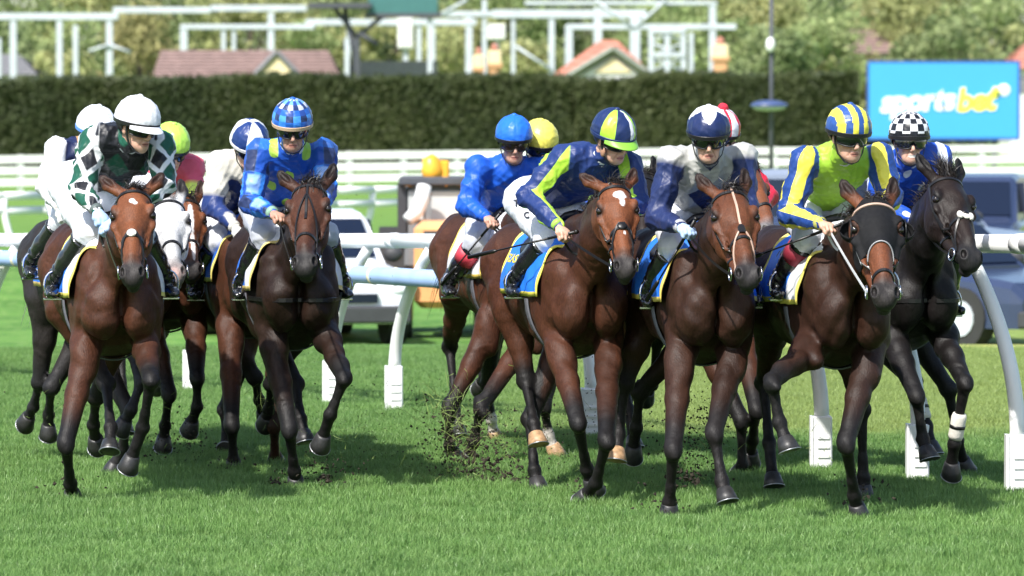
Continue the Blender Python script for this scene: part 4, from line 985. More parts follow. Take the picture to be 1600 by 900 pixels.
    for key, el, k, ft, hf in legs:
        d1, t1 = segdist(vv, el, k); d2, _ = segdist(vv, k, ft); d3, _ = segdist(vv, ft, hf); lk = np.minimum(d2, d3)
        bl = H.get('legtop', .62); wgt = np.maximum(smst(-lk, -.085, -.055), smst(t1, bl, bl + .3) * (d1 < .10) * (zz < .85)) * (pal is not GREY or 1)
        wgt = (wgt * (.35 if H.get('pale_leg') == key else 1))[:, None]
        col = col * (1 - wgt) + np.array(pal['leg']) * wgt
        if H.get('sock') and key in H['sock']:
            sw = smst(-d3, -.06, -.05)[:, None]; col = col * (1 - sw) + np.array([.6, .55, .5]) * sw
    fc = np.array(pal['face'])[None]; w1 = ish[:, None]; col = col * (1 - w1) + fc * w1
    mz = (smst(a_, .44, .53) * ish)[:, None]; col = col * (1 - mz) + np.array(pal['muz']) * mz
    for sg in (-1, 1):
        e = np.linalg.norm(q - (u * .178 + w_ * .094 * hw * sg + v * -.052), axis=1); ew_ = smst(-e, -.052, -.024)[:, None] * .9; col = col * (1 - ew_) + np.array([.008, .007, .007]) * ew_
        ns = np.linalg.norm((q - (u * .556 + w_ * .045 * hw * sg + v * -.026)), axis=1); nw = smst(-ns, -.026, -.012)[:, None]; col = col * (1 - nw) + np.array([.006, .004, .004]) * nw
    if pal is not GREY:
        ed = smst(-a_, .05, .12)[:, None] * (rad < .25)[:, None] * inhead(vv)[:, None] * .5; col = col * (1 - ed) + np.array(pal['dark']) * ed
        jw = (smst(-c_, .16, .24) * ish)[:, None] * .4; col = col * (1 - jw) + np.array(pal['dark']) * jw
    else:
        pk = (smst(-np.linalg.norm(np.stack([a_ - .56, b_ - .0, c_ + .05], 1), axis=1), -.05, -.03))[:, None] * .7; col = col * (1 - pk) + np.array([.55, .34, .30]) * pk
    for (sa, sb, ra, rb, wob) in H.get('star', ()):
        wn = np.sin(b_ * 190 + 1) * .12 + np.sin(a_ * 160 + b_ * 90) * .13
        dd = ((a_ - sa) / ra) ** 2 + ((b_ - sb) / rb) ** 2; sw = (smst(-(dd + wn * wob), -1.25, -.85) * (c_ > -.09) * ish)[:, None]
        col = col * (1 - sw) + np.array([.72, .69, .66]) * sw
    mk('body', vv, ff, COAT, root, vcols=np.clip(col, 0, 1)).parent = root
    # eyes
    for sg in (-1, 1):
        MB().ell(Hd(.181, .0865 * sg, -.050), V(.0215, .0175, .0185) * hs, HA, 16, 10).build('eye', EYE, root, smooth=True)
        lid = [Hd(.178 + .022 * cos(t), (.097 - .006 * abs(cos(t))) * sg, -.053 + .0165 * sin(t)) for t in np.linspace(.1 * pi, .95 * pi, 9)]
    # hooves
    for key, el, k, ft, hf in legs:
        ps = nrm(hf - ft); fw = nrm(f - ps * (f @ ps)) if abs(f @ ps) < .95 else V(0, 0, 1); sd = np.cross(ps, fw)
        if key in H.get('flip', ()): fw = -fw; sd = -sd
        base = hf + ps * .035; top = hf - ps * .045; v_ = []; n = 20
        for (t, rr, off) in ((0, .037, 0), (.08, .043, .002), (.5, .051, .008), (1.0, .060, .018), (1.03, .056, .017)):
            for i in range(n):
                an = 2 * pi * i / n; c = cos(an); rx = rr * (1.08 if c > 0 else .88)
                v_.append(top + (base - top) * t * (1 + .10 * c) + fw * (rx * c + off) + sd * rr * sin(an) * .96)
        ff_ = [(j * n + i, j * n + (i + 1) % n, (j + 1) * n + (i + 1) % n, (j + 1) * n + i) for j in range(4) for i in range(n)] + [tuple(range(n))[::-1], tuple(4 * n + i for i in range(n))]
        ho = mk('hoof', v_, ff_, HOOFP if key in H.get('palehoof', ()) else HOOF, root)
        m = MB(); arc = [base + ps * .003 * 1 + (base - top) * .10 * cos(an) + fw * (.057 * (1.08 if cos(an) > 0 else .9) * cos(an) + .018) + sd * .057 * sin(an) for an in np.linspace(-2.5, 2.5, 18)]
        m.tube(arc, .0034, 6).build('horseshoe', SHOE, ho, smooth=True)
    # bandages
    for (key, t0, t1) in H.get('bandage', ()):
        _, el, k, ft, hf = [g for g in legs if g[0] == key][0]
        a = k + (ft - k) * t0; b_ = k + (ft - k) * t1
        MB().tube([a, a * .85 + b_ * .15, a * .5 + b_ * .5, a * .15 + b_ * .85, b_], [.036, .043, .041, .043, .037], 18).build('leg_bandage', BAND, root, smooth=True)
        c = (a + b_) / 2; d = nrm(b_ - a); MB().tube([c - d * .009, c + d * .009], .0445, 18).build('bandage_tape', LEATH, root, smooth=True)
    # tail
    tb = L3(-1.36, 0, 1.34); N = 140
    hair([tb + rs.normal(size=3) * V(.02, .02, .02) for _ in range(N)], [nrm(-f * 1.0 + V(0, 0, .15) + rs.normal(size=3) * .12) for _ in range(N)], rs.uniform(.5, .8, N), .006, rs, 1.2, MANEG if pal is GREY else MANE, 'tail', root, .25)
    # mane along the crest + forelock
    R0, D0, LN = [], [], []
    c0 = L3(.02, 0, 1.53); c1 = Hd(-.005, 0, -.12)
    ms = H.get('maneside', -1)
    for _ in range(480):
        t = rs.random() ** .7; b_ = c0 + (c1 - c0) * t + V(0, 0, .03 * sin(pi * t)) + rs.normal(size=3) * .010
        R0.append(b_); D0.append(nrm(V(0, 0, .8) + side_n * ms * rs.uniform(-.2, 1.0) - f * .5 + rs.normal(size=3) * .14)); LN.append(rs.uniform(.06, .15) * H.get('manel', 1))
    hair(R0, D0, LN, .0034, rs, 1.1, MANEG if pal is GREY else MANE, 'mane', root, .22)
    R0, D0, LN = [], [], []
    fo = H.get('forelock', 1.0)
    for _ in range(int(300 * fo)):
        R0.append(Hd(rs.uniform(-.015, .035), rs.uniform(-.035, .035), rs.uniform(-.06, -.02))); fd = H.get('foredir', (-.9, .5, .3)); D0.append(nrm(v * rs.uniform(.1, .6) + u * rs.uniform(fd[0], fd[1]) + w_ * (rs.normal() * .22 + fd[2]))); LN.append(rs.uniform(.05, .11) * fo)
    hair(R0, D0, LN, .0019, rs, 1.2 if fo < 1.4 else .5, MANEG if pal is GREY else MANE, 'forelock', root, .35)
    # ---------------- tack
    br = H.get('bridle', LEATH); axc = lambda a: Hd(a, 0, -.085)
    def ring(a, n=40, off=.002, ang0=-180, ang1=180, tilt=0, fld=nohears):
        an = np.radians(np.linspace(ang0, ang1, n)); aa = a + tilt * (1 - np.cos(an)) / 2
        c = np.array([axc(x) for x in aa]); d = np.cos(an)[:, None] * v + np.sin(an)[:, None] * w_; return surface(fld, c, d, .22, 60, off), d
    def line(a0, a1, g0, g1, n=14, off=.002, fld=nohears):
        aa = np.linspace(a0, a1, n); an = np.radians(np.linspace(g0, g1, n)); c = np.array([axc(x) for x in aa]); d = np.cos(an)[:, None] * v + np.sin(an)[:, None] * w_; return surface(fld, c, d, .22, 60, off), d
    if not H.get('hood'):
        p, d = ring(.055, 26, .003, -96, 96); strip(p, d, .019, .005, 'browband', H.get('browm', br), root)
    nz = H.get('nose', .37)
    p, d = ring(nz, 40, .002, -180, 176, .03); strip(p, d, .020, .005, 'noseband', br, root, closed=True)
    bits = []
    for sg in (-1, 1):
        p, d = line(.045, .485, 92 * sg, 96 * sg, 16); strip(p, d, .015, .005, 'cheek_strap', H.get('cheekm', br), root)
        p, d = line(.03, nz, 100 * sg, 88 * sg, 12, .001); strip(p, d, .012, .004, 'cheek_strap', br, root)
        bc = Hd(.505, .062 * sg, -.088); bits.append(bc)
        m = MB(); m.tube([bc + (u * cos(t) + v * sin(t)) * .033 for t in np.linspace(0, 2 * pi, 22)], .0045, 8, caps=False); m.build('bit_ring', METAL, root, smooth=True)
        p, d = line(.035, .06, 100 * sg, 176 * sg, 14, .003, full)
    p, d = ring(.50, 30, .001, 100, 260, 0); strip(p, d, .012, .004, 'chin_strap', br, root)
    sty = H.get('style')
    if sty in ('figure8', 'drop', 'knob'):
        for sg in (-1, 1):
            p, d = line(nz - .03, .49, 6 * sg, 84 * sg, 14, .006); strip(p, d, .013, .005, 'crossed_nose_strap', br, root)
        c = surface(nohears, axc(nz - .01), v[None], .22, 60, .004)[0]
        MB().ell(c, (.026, .026, .011), HA[[0, 1, 2]], 18, 8).build('nose_rosette' if sty == 'drop' else 'nose_pad', WOOL if sty in ('figure8', 'knob') else LEATH, root, smooth=True)
        if sty == 'knob':
            for sg in (-1, 1): MB().ell(c + w_ * .032 * sg - v * .004, (.026, .018, .016), HA, 16, 8).build('nose_pad', WOOL, root, smooth=True)
            MB().ell(c + v * .008 - u * .012, (.014, .020, .008), HA, 12, 6).build('nose_rosette', LEATH, root, smooth=True)
    if sty == 'star':     # strap from the poll splitting above the nose
        p, d = line(.02, .30, 0, 0, 18, .003); strip(p, d, .015, .004, 'face_strap', LEATH, root)
        for sg in (-1, 1): p, d = line(.12, .50, 0, 78 * sg, 18, .006); strip(p, d, .010, .004, 'face_strap', LEATH, root)
    if sty == 'central':
        p, d = line(.0, .30, 0, 0, 18, .003); strip(p, d, .013, .004, 'face_strap', CREAML, root)
        p, d = line(.285, .335, 0, 0, 6, .005); strip(p, d, [.018, .034, .04, .042, .040, .03], .005, 'nose_piece', LEATH, root)
        for sg in (-1, 1): p, d = line(.32, .50, 7 * sg, 80 * sg, 14, .004); strip(p, d, .010, .004, 'face_strap', CREAML, root)
    if H.get('hood'):
        bx = np.array([hl, hh]); 
        def msk(G):
            g = (G - P0) / hs; a = g @ u; c = g @ v; b2 = g @ w_ / hw; edge = .30 - 2.2 * np.maximum(np.abs(b2) - .02, 0) ** 1.0 * .0 + .055 * np.clip((np.abs(b2)) / .09, 0, 1) ** 2
            m = np.maximum(a - edge, -a - .0); m = np.maximum(m, -c - .30)
            for sg in (-1, 1): m = np.maximum(m, .036 - np.sqrt(((g - (u * .182 + w_ * .098 * hw * sg - v * .045)) ** 2).sum(-1)))
            return m * hs
        hv, hf_ = polygonise(nohears, .006, hl, hh, mask=msk, offset=.006); mk('hood', hv, hf_, HOODM, root)
        p, d = ring(.075, 30, .008, -100, 100, .0); strip(p, d, .014, .006, 'browband', CREAML if H['hood'] == 'pink' else LEATH, root)
        p = surface(nohears, np.array([axc(.30 + .055 * min(abs(x) / 62, 1) ** 2) for x in np.linspace(-80, 80, 30)]), np.array([v * cos(radians(x)) + w_ * sin(radians(x)) for x in np.linspace(-80, 80, 30)]), .22, 60, .006)
        strip(p, [v * cos(radians(x)) + w_ * sin(radians(x)) for x in np.linspace(-80, 80, 30)], .007, .004, 'hood_piping', mat('grey_piping', (.35, .35, .36), .6), root)
        for sg in (-1, 1):     # blinker cups, open to the front
            c = Hd(.182, .098 * sg, -.058); vs = []; fs = []; m_, n_ = 14, 7
            for sh in (1.0, .93):
                for i in range(m_ + 1):
                    an = radians(-100 + 200 * i / m_)       # round the back of the eye
                    for j in range(n_ + 1):
                        el_ = radians(8 + 75 * j / n_); d_ = (w_ * sg * sin(el_) + (u * sin(an) - v * cos(an) * 1.0) * cos(el_))
                        vs.append(c + d_ * np.array([.050 * sh * hs]))
            K = (m_ + 1) * (n_ + 1)
            for sh in (0, 1):
                for i in range(m_):
                    for j in range(n_): a0 = sh * K + i * (n_ + 1) + j; fs.append((a0, a0 + 1, a0 + n_ + 2, a0 + n_ + 1))
            for i in range(m_): a0 = i * (n_ + 1); fs.append((a0, a0 + n_ + 1, a0 + n_ + 1 + K, a0 + K))
            for i in (0, m_):
                for j in range(n_): a0 = i * (n_ + 1) + j; fs.append((a0, a0 + 1, a0 + 1 + K, a0 + K))
            mk('blinker_cup', vs, fs, HOODM, root)
            MB().tube([c + (u * sin(a) + -v * cos(a)) * .051 * hs * cos(radians(8)) + w_ * sg * .008 for a in np.radians(np.linspace(-180, 180, 26))], .0035, 6, caps=False).build('cup_rim', LEATH, root, smooth=True)
    # ---------------- saddle cloth draped over the barrel
    barrel = Field(); barrel.pr = B.pr[:9]
    sc = H.get('cloth', dict(base=(.02, .10, .45), edge=(.75, .62, .10)))
    ns, na = 30, 44; S0, S1 = -.84, .08; A0 = 108
    gs = [(S0 + (S1 - S0) * i / ns) for i in range(ns + 1)]; ga = [-A0 + 2 * A0 * j / na for j in range(na + 1)]
    def cpt2(s0, a0, off): an = radians(a0); return V(0, 0, 0) + L3(s0, 0, 1.18), V(0, 0, 1) * cos(an) + r * sin(an)
    cs = []; ds = []
    for s0 in gs:
        for a0 in ga: c, d = cpt2(s0 + .10 * abs(a0) / A0 * 0, a0, 0); cs.append(c); ds.append(d)
    cs = np.array(cs); ds = np.array(ds); sp = surface(barrel, cs, ds, .5, 70, .014) + ds * (.022 * smst(np.abs(np.array([a for _ in gs for a in ga])), 50, 108) * np.maximum(smst(np.array([s_ for s_ in gs for _ in ga]), -.2, .08), .5 * smst(-np.array([s_ for s_ in gs for _ in ga]), .5, .84)))[:, None]
    wav = .004 * np.sin(np.array([s_ for s_ in gs for _ in ga]) * 37 + np.array([a for _ in gs for a in ga]) * .14)[:, None]
    sp = sp + ds * wav; inn = sp - ds * .008; N = len(sp)
    fs = []; cl = []
    base, edge = np.array(sc['base']), np.array(sc['edge']); front = np.array(sc.get('front', sc['base']))
    for i in range(ns):
        for j in range(na):
            a0 = i * (na + 1) + j; fs.append((a0, a0 + 1, a0 + na + 2, a0 + na + 1))
            e = i in (0, ns - 1) or j in (0, na - 1)
            cl.append(edge if e else (front if i >= ns - 7 else base))
    for i in range(ns):
        for j in (0, na): a0 = i * (na + 1) + j; fs.append((a0, a0 + na + 1, a0 + na + 1 + N, a0 + N)); cl.append(edge)
    for j in range(na):
        for i in (0, ns): a0 = i * (na + 1) + j; fs.append((a0, a0 + 1, a0 + 1 + N, a0 + N)); cl.append(edge)
    for i in range(ns):
        for j in range(na): a0 = N + i * (na + 1) + j; fs.append((a0 + 1, a0, a0 + na + 1, a0 + na + 2)); cl.append(base)
    cm = mat('saddle_cloth', rough=.5, attr=True, var=.06, bump=.004, bscale=14)
    clo = mk('saddle_cloth', np.concatenate([sp, inn]), fs, cm, root, cols=cl)
    # lettering and patches laid on the cloth
    def on_cloth(v2, s0, a0, ks, ka, off=.004):
        """v2 (n,2): x to the tail (for the left image side), y up the flank"""
        ss = s0 + v2[:, 0] * ks; aa = a0 + v2[:, 1] * ka; c = np.array([L3(q_, 0, 1.18) for q_ in ss]); an = np.radians(aa)
        d = np.cos(an)[:, None] * V(0, 0, 1) + np.sin(an)[:, None] * r; return surface(barrel, c, d, .5, 70, .014 + off) + d * .004 * np.sin(ss * 37 + aa * .14)[:, None]
    for (body_, s0, a0, ks, ka, colr) in sc.get('text', ()):
        tv, tf = text_mesh(body_, 1, .15, .03, .0); q2 = on_cloth(tv[:, :2], s0, a0, ks, ka); mk('lettering', q2, tf, mat('print_' + colr, dict(white=(.8, .8, .8), yellow=(.8, .68, .08), blue=(.05, .2, .6))[colr], .6, var=0), clo, smooth=False)
    for (sa, sb, aa0, aa1, colr) in sc.get('patch', ()):
        g = np.array([(x, y) for x in np.linspace(0, 1, 8) for y in np.linspace(0, 1, 12)]); q2 = on_cloth(g, sa, aa0, sb - sa, aa1 - aa0, .002)
        mk('cloth_patch', q2, [(i * 12 + j, i * 12 + j + 1, (i + 1) * 12 + j + 1, (i + 1) * 12 + j) for i in range(7) for j in range(11)], mat('print_' + colr, dict(white=(.8, .8, .8), yellow=(.8, .68, .08), blue=(.05, .2, .6))[colr], .6, var=0), clo)
    # saddle: a small racing saddle on the cloth
    sv = surface(barrel, np.array([L3(-.50 + .36 * i / 9, 0, 1.18) for i in range(10) for j in range(13)]), np.array([V(0, 0, 1) * cos(radians(-62 + 124 * j / 12)) + r * sin(radians(-62 + 124 * j / 12)) for i in range(10) for j in range(13)]), .5, 70, .02)
    sf = [(i * 13 + j, i * 13 + j + 1, (i + 1) * 13 + j + 1, (i + 1) * 13 + j) for i in range(9) for j in range(12)]
    up = sv + V(0, 0, 1) * np.array([.02 + .02 * abs(i / 9 - .5) * 2 for i in range(10) for j in range(13)])[:, None]
    K = 130; sides = [(j, j + 1, K + j + 1, K + j) for j in range(12)] + [(117 + j + 1, 117 + j, K + 117 + j, K + 117 + j + 1) for j in range(12)] + [(i * 13, K + i * 13, K + (i + 1) * 13, (i + 1) * 13) for i in range(9)] + [(i * 13 + 12, (i + 1) * 13 + 12, K + (i + 1) * 13 + 12, K + i * 13 + 12) for i in range(9)]
    mk('saddle', np.concatenate([sv, up]), sf + [tuple(K + q_ for q_ in reversed(x)) for x in sf] + sides, LEATH, root)
    # girth
    an = np.radians(np.linspace(95, 265, 24)); c = np.array([L3(-.16, 0, 1.10)] * 24); d = np.cos(an)[:, None] * V(0, 0, 1) + np.sin(an)[:, None] * r
    strip(surface(barrel, c, d, .5, 70, .004), d, .07, .008, 'girth', mat('girth_web', (.12, .12, .14), .8), root)
    # breastplate
    if H.get('breast'):
        an = np.radians(np.linspace(-100, 100, 40)); c = np.array([L3(-.03, 0, 1.05)] * 40); d = np.cos(an)[:, None] * f + np.sin(an)[:, None] * r
        strip(surface(B, c, d, .6, 90, .003), d, .026, .006, 'breastplate', H.get('breastm', LEATH), root)
    H.update(root=root, O=O, f=f, r=r, L3=L3, Hd=Hd, bits=bits, u=u, v=v, w=w_, dz=dz, B=B)
    return root
# ================================================================== JOCKEYS
def skin_mat():
    m = mat('skin', rough=.5, attr=True, var=.06, vscale=30, bump=.0006, bscale=120, spec=.4)
    b = m.node_tree.nodes['Principled BSDF']; b.inputs['Subsurface Weight'].default_value = .12; b.inputs['Subsurface Radius'].default_value = (.012, .004, .002); b.inputs['Subsurface Scale'].default_value = .6
    return m
SKIN = skin_mat()
BOOT = mat('patent_boot', (.012, .012, .014), .16, var=.1, spec=.7, bump=.006, bscale=14, coat=.5)
HELM = mat('helmet_shell', (.015, .015, .017), .4, var=.05); LENSB = mat('goggle_lens', (.006, .007, .010), .06, var=0, spec=.9, coat=.6); LENSC = mat('goggle_lens_brown', (.035, .022, .018), .08, var=0, spec=.8)
BREECH = silk_mat('white_breeches', (.72, .74, .80), rough=.5, fold=.010, fscale=8, spec=.3)
BREECHG = silk_mat('grey_white_breeches', (.52, .54, .60), rough=.5, fold=.010, fscale=8, spec=.3)
GRN = np.random.default_rng(99)

def make_jockey(J):
    H = J['horse']; O, f, r, L3 = H['O'], H['f'], H['r'], H['L3']
    dfl = dict(head=(.20, 0, 2.01), shL=(0, -.175, 1.84), shR=(0, .175, 1.84), elL=(.10, -.29, 1.60), elR=(.10, .29, 1.60), haL=(.36, -.09, 1.50), haR=(.40, .09, 1.49),
               hip=(-.40, 0, 1.68), knL=(-.06, -.27, 1.40), knR=(-.06, .27, 1.40), anL=(-.28, -.31, 1.03), anR=(-.28, .31, 1.03))
    Q = {}
    for k, d in dfl.items():
        if k in J: Q[k] = on_plane(J[k][0], J[k][1], O, f, J[k][2] if len(J[k]) > 2 else d[0])
        else: Q[k] = L3(*d)
    for a, b_ in (('shL', 'shR'), ('elL', 'elR'), ('knL', 'knR'), ('anL', 'anR')):
        for p_, q_, sg in ((a, b_, 1), (b_, a, -1)):
            if p_ in J and q_ not in J:
                loc = Q[p_] - O; x = loc @ r; c0 = 0 if p_[:2] in ('kn', 'an') else ((Q['head'] - O) @ r) * .8
                Q[q_] = Q[p_] + r * (2 * (c0 - x))
    rs = np.random.default_rng(int(J['head'][0] * 3))
    hc = Q['head']; yaw, pit = J.get('yaw', 0), J.get('pitch', .25)
    fw = nrm(V(sin(yaw) * cos(pit), -cos(yaw) * cos(pit), -sin(pit))); rt = nrm(np.cross(fw, V(0, 0, 1))) * -1; rt = nrm(V(cos(yaw), sin(yaw), 0)); up = np.cross(rt, fw)
    roll = J.get('roll', 0); rt, up = rt * cos(roll) + up * sin(roll), up * cos(roll) - rt * sin(roll)
    if up[2] < 0: up = -up
    HA = np.array([rt, fw, up]); hp = lambda x, y, z: hc + rt * x + fw * y + up * z
    root = empty('person', O + V(0, 0, .95) - f * .2, J['label'], 'jockey', 'jockeys riding in the race')
    chest = (Q['shL'] + Q['shR']) / 2; hip = Q['hip']; sp = nrm(chest - hip); sx = nrm(Q['shR'] - Q['shL']); sy = nrm(np.cross(sx, sp))
    if sy[2] > 0: sy = -sy
    TA = np.array([sx, sy, sp]); slen = np.linalg.norm(chest - hip)
    # --- head and body
    hf = Field(); rf = np.random.default_rng(int(J['head'][0]) + 77); jw, nl, ck, ch_ = rf.uniform(.88, 1.1), rf.uniform(.9, 1.25), rf.uniform(.85, 1.2), rf.uniform(-.006, .006)
    hf.ell(hp(0, -.012, .035), (.074, .094, .095), HA, .02).ell(hp(0, .030, -.045), (.056 * jw, .060, .068), HA, .03)
    hf.ell(hp(0, .064, -.098 + ch_), (.024 * jw, .022, .019), HA, .02).ell(hp(0, .040, -.085), (.045, .045, .03), HA, .025)
    hf.cone(hp(0, .084, .018), hp(0, .100 + .010 * nl, -.032), .008, .0105, .010); hf.ell(hp(0, .098, -.040), (.0165, .013, .009), HA, .007)
    for sg in (-1, 1):
        hf.ell(hp(.042 * sg, .058, -.022), (.024, .024 * ck, .020), HA, .016); hf.cone(hp(.020 * sg, .096, -.040), hp(.034 * sg, .076, -.078), .0022, .0022, .007, None, True).ell(hp(.030 * sg, .082, .026), (.026, .012, .009), HA, .012)
        hf.ell(hp(.033 * sg, .092, .006), (.015, .012, .010), HA, .012, sub=True)
        hf.ell(hp(.077 * sg, -.008, -.005), (.010, .020, .031), HA, .008); hf.ell(hp(.011 * sg, .106, -.046), (.004, .005, .003), HA, .004, sub=True)
    hf.ell(hp(0, .084, -.064), (.024, .013, .0065), HA, .006).ell(hp(0, .081, -.076), (.020, .012, .007), HA, .006)
    hf.cone(hp(-.022, .094, -.0700), hp(.022, .094, -.0700), .0022, .0022, .004, None, True)
    nk = Field(); nk.cone(hp(0, -.03, -.05), chest + sp * .02, .052, .062, .03)
    hands = {}
    for sd, sg in (('L', -1), ('R', 1)):
        el, ha = Q['el' + sd], Q['ha' + sd]; d = nrm(ha - el); wr = ha - d * .035; F_ = Field()
        n = nrm(V(0, 0, -1) + f * .3); n = nrm(n - d * (n @ d)); b_ = np.cross(d, n)
        F_.cone(wr - d * .10, wr, .029, .024, .02, (n, .85)); F_.ell(wr + d * .045, (.046, .037, .019), np.array([d, b_, n]), .014)
        for i, (o_, l_) in enumerate(((-.030, .92), (-.010, 1.0), (.010, .95), (.028, .78))):
            k0 = wr + d * (.078 - .006 * abs(i - 1.3)) + b_ * o_; k1 = k0 + (d * .020 + n * .020) * l_; k2 = k1 + (n * .022 - d * .012) * l_; k3 = k2 + (-d * .020 - n * .002) * l_
            F_.chain([k0, k1, k2, k3], [.0098, .0092, .0085, .007], .004)
        t0 = wr + d * .022 + b_ * -.034 * sg * -1 * -1; t0 = wr + d * .02 - b_ * .030; F_.chain([t0, t0 + d * .028 - b_ * .012 + n * .012, t0 + d * .046 + n * .028 - b_ * .002], [.012, .010, .008], .008)
        hands[sd] = (F_, wr, d, n)
    core = Field(); core.ell(chest - sp * .12, (.10, .06, .10), TA, .04).cone(hip, chest - sp * .10, .075, .075, .04)
    for sd in 'LR':
        core.cone(Q['sh' + sd], Q['el' + sd], .032, .030, .03).cone(Q['el' + sd], hands[sd][1], .034, .024, .02)
        hj = hip + r * (.085 if sd == 'R' else -.085); core.cone(hj, Q['kn' + sd], .070, .048, .03).cone(Q['kn' + sd], Q['an' + sd], .045, .030, .02)
        toe = Q['an' + sd] + f * .09 - V(0, 0, .045); core.cone(Q['an' + sd] - V(0, 0, .03), toe, .022, .014, .02)
    allf = Field(); allf.pr = core.pr + nk.pr + hf.pr; hb = hf.bounds(.02)
    neckpl = lambda c: ((c - hp(0, -.01, -.10)) @ nrm(up * .9 + fw * .1)) > 0
    cb = core.bounds(.02)
    parts = [polygonise(core, .02, *cb)]
    nf = Field(); nf.pr = nk.pr + hf.pr; parts.append(polygonise(nf, J.get('fh', .0048), *nf.bounds(.02)))
    glove = J.get('glove')
    for sd in 'LR':
        if not glove: parts.append(polygonise(hands[sd][0], .0048))
    vv, ff = join(parts); q = vv - hc; a_, b_, c_ = q @ rt, q @ fw, q @ up
    sk = np.array(J.get('skin', (.62, .37, .27))); col = np.tile(sk, (len(vv), 1)); inh = np.linalg.norm(q, axis=1) < .16
    def blend(m, c): nonlocal col; col = col * (1 - m[:, None]) + np.array(c) * m[:, None]
    blend(smst(-(((a_) / .024) ** 2 + ((c_ + .070) / .013) ** 2), -1.3, -.6) * (b_ > .05) * inh * .75, (.42, .15, .13))
    blend(smst(-np.abs(c_ + .0700), -.0035, -.001) * (np.abs(a_) < .023) * (b_ > .06) * inh * (1 - J.get('smile', 0)) * .8, (.12, .04, .04))
    for sg in (-1, 1):
        ln_ = np.abs((np.abs(a_) - (.022 + (-.045 - c_) * .35))); blend(smst(-ln_, -.006, -.002) * (c_ < -.040) * (c_ > -.082) * (b_ > .05) * inh * .30, (.30, .13, .09))  # shade of the nose-to-mouth creases painted as darker lines in the skin colour
    if J.get('smile'): blend(smst(-(((a_) / .025) ** 2 + ((c_ + .0700) / .008) ** 2), -1.2, -.8) * (b_ > .06) * inh, (.75, .72, .66))
    for sg in (-1, 1):
        blend(smst(-(((a_ - .042 * sg) / .022) ** 2 + ((c_ + .03) / .02) ** 2), -1.4, -.3) * (b_ > .03) * inh * .35, (.62, .26, .20))
        blend(smst(-(((a_ - .03 * sg) / .022) ** 2 + ((c_ - .028) / .006) ** 2), -1.3, -.7) * (b_ > .05) * inh * .8, (.08, .05, .035))
    blend((smst(-b_, .0, .03) * smst(c_, -.06, -.03) * inh) * (np.abs(a_) < .069) * .9, J.get('hair', (.06, .04, .025)))
    blend(smst(-c_, .07, .10) * inh * J.get('stubble', .15), (.25, .17, .13))
    mk('body', vv, ff, SKIN, root, vcols=np.clip(col, 0, 1))
    if glove:
        gm = mat('glove_' + glove, dict(white=(.78, .78, .74), blue=(.40, .55, .80))[glove], .75, bump=.002, bscale=40, var=.08)
        for sd in 'LR': v_, f_ = polygonise(hands[sd][0], .005, offset=.0025); mk('glove', v_, f_, gm, root)
    for sg in (-1, 1):
        e = MB().ell(hp(.031 * sg, .080, .005), (.0115, .0115, .0115), HA, 12, 8).build('eye', mat('eye_white', (.7, .68, .65), .2, var=0), root, smooth=True)
        MB().ell(hp(.031 * sg, .0892, .004), (.005, .003, .005), HA, 10, 6).build('iris', mat('iris', (.04, .03, .02), .1, var=0), e, smooth=True)
    # --- silks
    sf = Field(); sf.ell(chest - sp * .07, (.178, .118, .15), TA, .05).ell(chest - sp * slen * .5 + sy * -.02, (.155, .12, .20), TA, .05)
    sf.cone(hip + sp * .10, chest - sp * .12, .125, .135, .05, (sy, .85)); sf.cone(chest + sp * .0, hc - up * .085 - fw * .045, .085, .058, .03)
    for sd, sg in (('L', -1), ('R', 1)):
        sh, el, wr = Q['sh' + sd], Q['el' + sd], hands[sd][1]; m1 = sh * .5 + el * .5 + V(0, 0, -.01); ew = el * .45 + wr * .55
        sf.ell(sh, (.072, .072, .072), None, .05).cone(sh, m1, .070, .068, .04).cone(m1, el, .068, .060, .03).cone(el, ew, .060, .052, .03).cone(ew, wr - nrm(wr - ew) * .012, .050, .033, .015)
    v_, f_ = polygonise(sf, J.get('sh', .0088)); nn = vnormals(v_, f_); v_ = v_ + nn * folds(v_, .0065, int(J['head'][0]))[:, None]
    def armp(P_, sd):
        sh, el, wr = Q['sh' + sd], Q['el' + sd], hands[sd][1]; d1, t1 = segdist(P_, sh, el); d2, t2 = segdist(P_, el, wr)
        t = np.where(d1 < d2, t1 * .5, .5 + t2 * .5); ax = np.where((d1 < d2)[:, None], nrm(el - sh), nrm(wr - el)); ctr = np.where((d1 < d2)[:, None], sh + t1[:, None] * (el - sh), el + t2[:, None] * (wr - el))
        refo = V(0, -1, .35); e1 = refo - ax * (ax @ refo)[:, None]; e1 /= np.linalg.norm(e1, axis=1)[:, None]; e2 = np.cross(ax, e1); o_ = P_ - ctr
        return np.minimum(d1, d2), t, np.arctan2((o_ * e2).sum(1), (o_ * e1).sum(1))
    AL, AR = armp(v_, 'L'), armp(v_, 'R')
    dt, _ = segdist(v_, hip, chest - sp * .04); dsh = np.minimum(AL[0], AR[0])
    lat = (v_ - chest) @ sx
    sleeve = np.maximum(-lat - .150 - .25 * ((v_ - chest) @ sp) * 0, lat - .150) * 6      # >0 beyond the shoulder seam
    sleeve = np.minimum(sleeve, .6); sleeve = np.maximum(sleeve, np.where(np.minimum(AL[0], AR[0]) < .09, (dt - .158) * 6, -.6))
    isL = AL[0] < AR[0]; t = np.where(isL, AL[1], AR[1]); ang = np.where(isL, AL[2], -AR[2])
    tb = ((v_ - hip) @ sp) / slen; front = (v_ - chest) @ sy
    c = dict(sleeve=sleeve, t=t, ang=ang, lat=lat, tb=tb, front=front, v=v_, left=isL)
    attrs, mt = J['silks'](c); so = mk('silks', v_, f_, mt, root, attrs=attrs)
